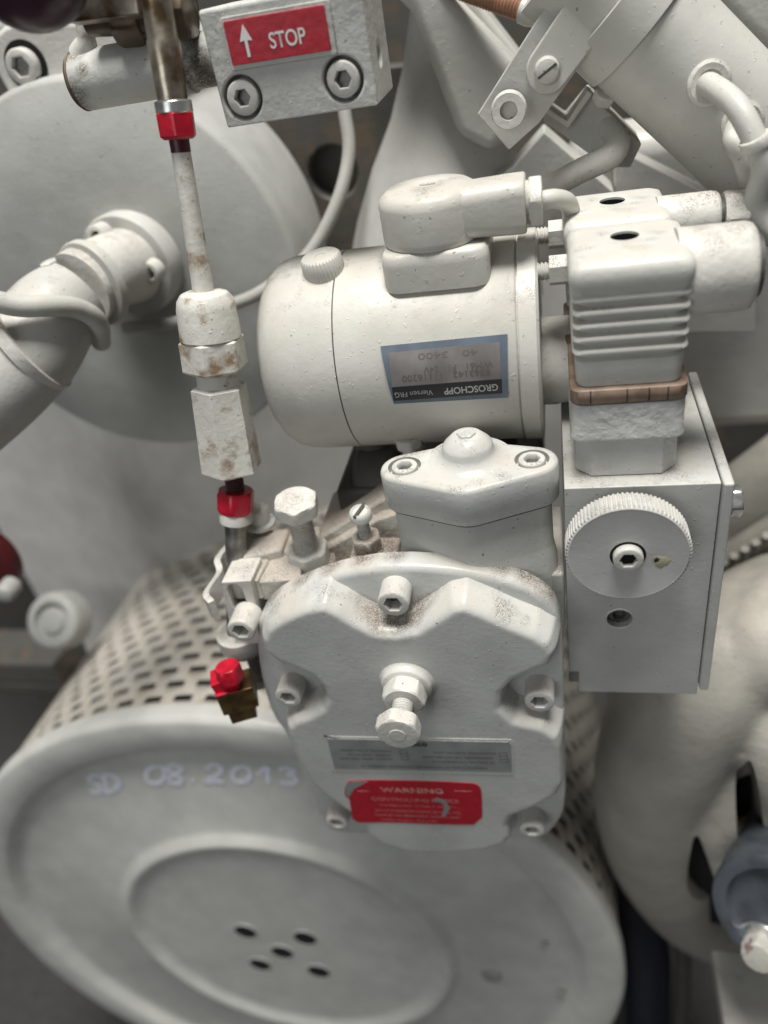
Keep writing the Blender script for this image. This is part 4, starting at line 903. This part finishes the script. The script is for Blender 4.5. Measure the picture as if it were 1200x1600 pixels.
# =================================================================== JUNCTION BOX
jb = thing('junction_box', (100, 70, -28), 'grey sheet metal box with a knurled knob right of the governor', 'junction box')
b = B(); b.box(71.2, 129.2, 30, 118, -26.5, 94); o = obj('box_body', b, M['box'], jb)
hp_ = aY(968, 967, 30); k = B(); k.cyl((hp_[0], 20, hp_[2]), (hp_[0], 42, hp_[2]), 5.6, None, 40)
k2 = B(); k2.box(60, 75.6, 20, 36, -40, -12.5); cut(o, [k, k2]); addbev(o, .5)
b = B(); b.box(71.6, 77, 36.2, 37, -26, -11); obj('corner_gap', b, M['dark'], jb)
socket('recessed_screw', 5.0, 5, jb, fxz((hp_[0], 37.5, hp_[2])), M['hex'], af=5)
b = B(); b.lathe(fxz((hp_[0], 30, hp_[2])), [(6.3, -.2), (6.0, .35), (5.5, .3), (5.4, -.5)], 40, False, False); obj('hole_rim', b, M['box'], jb)
# side plate folded over the edge
b = B(); b.box(129.5, 133.6, 27.6, 120, -21, 95.2); obj('side_plate', b, M['box'], jb, bev=1.1)
b = hexhead_bm(12, 5, frame((133.8, 38, aX(1146, 812, 134)[2]), (1, 0, 0), (0, 1, 0)), .2, False); b.lathe(frame((133.5, 38, aX(1146, 812, 134)[2]), (1, 0, 0)), [(6.8, 0), (6.8, 1.2)], 32); obj('side_bolt', b, M['zinc'], jb)
# knob
kc = aY(981, 868, 14); KF = fxz((kc[0], 14, kc[2]))
kr2 = lambda r: (lambda a: r + .28 * (1 if math.cos(a * 84) > 0 else -1))
Rk = 23.4
b = B(); b.lathe(KF, [(Rk - 1.2, -10), (kr2(Rk), -9.2), (kr2(Rk), -.8), (Rk - .6, -.2), (Rk - 1.0, .15), (Rk - 1.8, .0), (6.8, 0), (6.5, -1.5), (6.2, -1.6)], 504); kn_ = obj('control_knob', b, M['box'], jb, ang=30)
b = B(); b.lathe(KF, [(5, -17), (5, -9)], 32); obj('knob_shaft', b, M['hex'], kn_)
b = B(); b.lathe(KF, [(6.75, .02), (6.75, .08)], 36); obj('knob_recess', b, M['dark'], kn_)
kk = socket('knob_screw', 5.7, 3.4, jb, fxz((kc[0], 14.1, kc[2])), M['screw'], af=5.6, inner='dark')
for (px, py, rr) in ((1034, 878, 3.2), (1024, 875, 1.6)):
    q = aY(px, py, 13.9); b = B(); b.lathe(fxz((q[0], 14, q[2])), [(lambda a, r=rr: r * (1 + .12 * math.sin(3 * a + 1) + .08 * math.sin(7 * a)), -.1), (lambda a, r=rr: r * .9 * (1 + .12 * math.sin(3 * a + 1) + .08 * math.sin(7 * a)), .06)], 40); obj('yellow_stain', b, plain('yellow_stain', (0.43, 0.42, 0.33), .5, col2=(0.38, 0.36, 0.24)), kn_)

# =================================================================== PLUG CONNECTORS
def plug(label, x0_, x1_, y0_, y1_, zt, zb, arm, gland):
    cx, cy = (x0_ + x1_) / 2, (y0_ + y1_) / 2; W, D = x1_ - x0_, y1_ - y0_
    t = thing('plug_connector', (cx, cy, zb), label, 'plug connector', 'plug connectors on the junction box')
    PF = frame((cx, cy, 0), (0, 0, 1)); zg = zb + 39
    def rg(ins, z, r=4.2, sh=0): return [(x + sh, y, z) for x, y in rrect(W - 2 * ins, D - 2 * ins, r, 6)]
    # ribbed hood
    H = zt - (zg + 1); R_ = []
    R_ += [rg(2.0, zg + .5), rg(1.6, zg + 2), rg(1.2, zt - 36)]
    z = zt - 36
    for k in range(5):
        R_ += [rg(1.2, z), rg(3.0, z + .8), rg(3.0, z + 1.6), rg(.9, z + 2.3), rg(.3, z + 3.2), rg(.5, z + 4.2)]; z += 4.9
        R_ += [rg(.9, z - .1)]
    R_ += [rg(.5, z + 1), rg(0, zt - 9.5), rg(-.4, zt - 6), rg(-.2, zt - 3.2), rg(.9, zt - 1.2, 4), rg(2.8, zt - .2, 4), rg(4.4, zt, 4)]
    b = B(); b.loft(PF, R_); hd = obj('hood', b, M['plug'], t)
    k = B(); k.cyl((cx - .5, cy + 5, zt - 14), (cx - .5, cy + 5, zt + 3), 5.0, None, 36); cut(hd, [k]); hd.data.set_sharp_from_angle(angle=math.radians(50))
    b = B(); b.lathe(frame((cx - .5, cy + 5, zt - 13.9), (0, 0, 1)), [(4.9, 0), (4.9, .3)], 30); b.lathe(frame((cx - .5, cy + 5, zt - 13.8), (0, 0, 1)), [(4.93, 0), (4.93, 13.0)], 30, False, False); obj('hole_shade_liner', b, M['dark'], t)  # black floor and liner stand in for shade down the hole
    b = B(); b.box(-2.8, 2.8, -.7, .7, -10.4, -8.8, frame((cx - .5, cy + 5, zt), (0, 0, 1), (1, .2, 0))); b.cyl((cx - .5, cy + 5.5, zt - 12), (cx - .5, cy + 5.5, zt - 9), 2.6); obj('hood_screw', b, M['zinc'], t)
    # gasket, painted skin sleeve, coil foot
    b = B(); b.loft(PF, [rg(-.3, zg - 5.6, 4.6), rg(-.65, zg - 5.3, 4.6), rg(-.65, zg - .2, 4.6), rg(-.1, zg + .2, 4.6)]); gk = obj('gasket', b, M['gasket'], t, ang=60)
    b = B(); b.box(-1, W + 1, 0, 1, 0, 1)  # placeholder cell reused as crack lines below
    b.bm.clear()
    for fx in (-.34, -.02, .17, .33): b.box(fx * W, fx * W + .35, -D / 2 - .85, -D / 2 - .4, zg - 5.3, zg + 0, PF)
    obj('gasket_cracks', b, M['dark'], gk)
    b = B(); b.loft(PF, [rg(0.2, zg - 22, 5), rg(-.7, zg - 21.6, 5), rg(-.8, zg - 20.5, 5), rg(-.3, zg - 19, 5), rg(-.3, zg - 6.3, 5)]); obj('painted_sleeve', b, M['skin'], t, ang=60)
    ch = 6.0
    def oc(ins, z):
        w2, d2 = W / 2 - ins, D / 2 - ins; return [(w2, -d2 + ch, z), (w2, d2 - ch, z), (w2 - ch, d2, z), (-w2 + ch, d2, z), (-w2, d2 - ch, z), (-w2, -d2 + ch, z), (-w2 + ch, -d2, z), (w2 - ch, -d2, z)]
    b = B(); b.loft(PF, [oc(1.0, zb + .1), oc(1.0, zg - 20.8)]); obj('coil_foot', b, M['skin'], t, bev=.3, ang=30)
    # side arm for the cable
    ay, az, ar, al = arm
    AF = frame((x1_ - 4, ay, az), (1, 0, 0), (0, -1, 0))
    b = B(); b.lathe(AF, [(ar, 0), (ar, 4), (ar * .99, al - 3), (ar * .95, al - 1), (ar * .86, al)], 64); obj('cable_arm', b, M['light'], t, ang=50)
    if gland:
        b = nut_bm(gland, 9, frame((x1_ - 4 + al + 1.6, ay, az), (1, 0, 0), (0, -1, 0)), .1); obj('gland_nut', b, M['light'], t)
    b = B(); b.lathe(AF, [(ar * .7, al - 1), (ar * .7, al + 2)], 40); obj('gland_seal', b, M['web'], t)
    return t
fx0 = aZ(893, 413, 180); fx1 = aZ(1092, 396, 180)
plug('front plug connector with ribbed hood and cracked brown gasket', 75.0, 115.5, 36.5, 80, 180, 94.2, (57, 167, 15.2, 25.5), 0)
plug('rear plug connector half hidden behind the front ribbed one', 74.2, 113.8, 82, 124, 180, 94.2, (101, 171.5, 9.8, 23), 17)
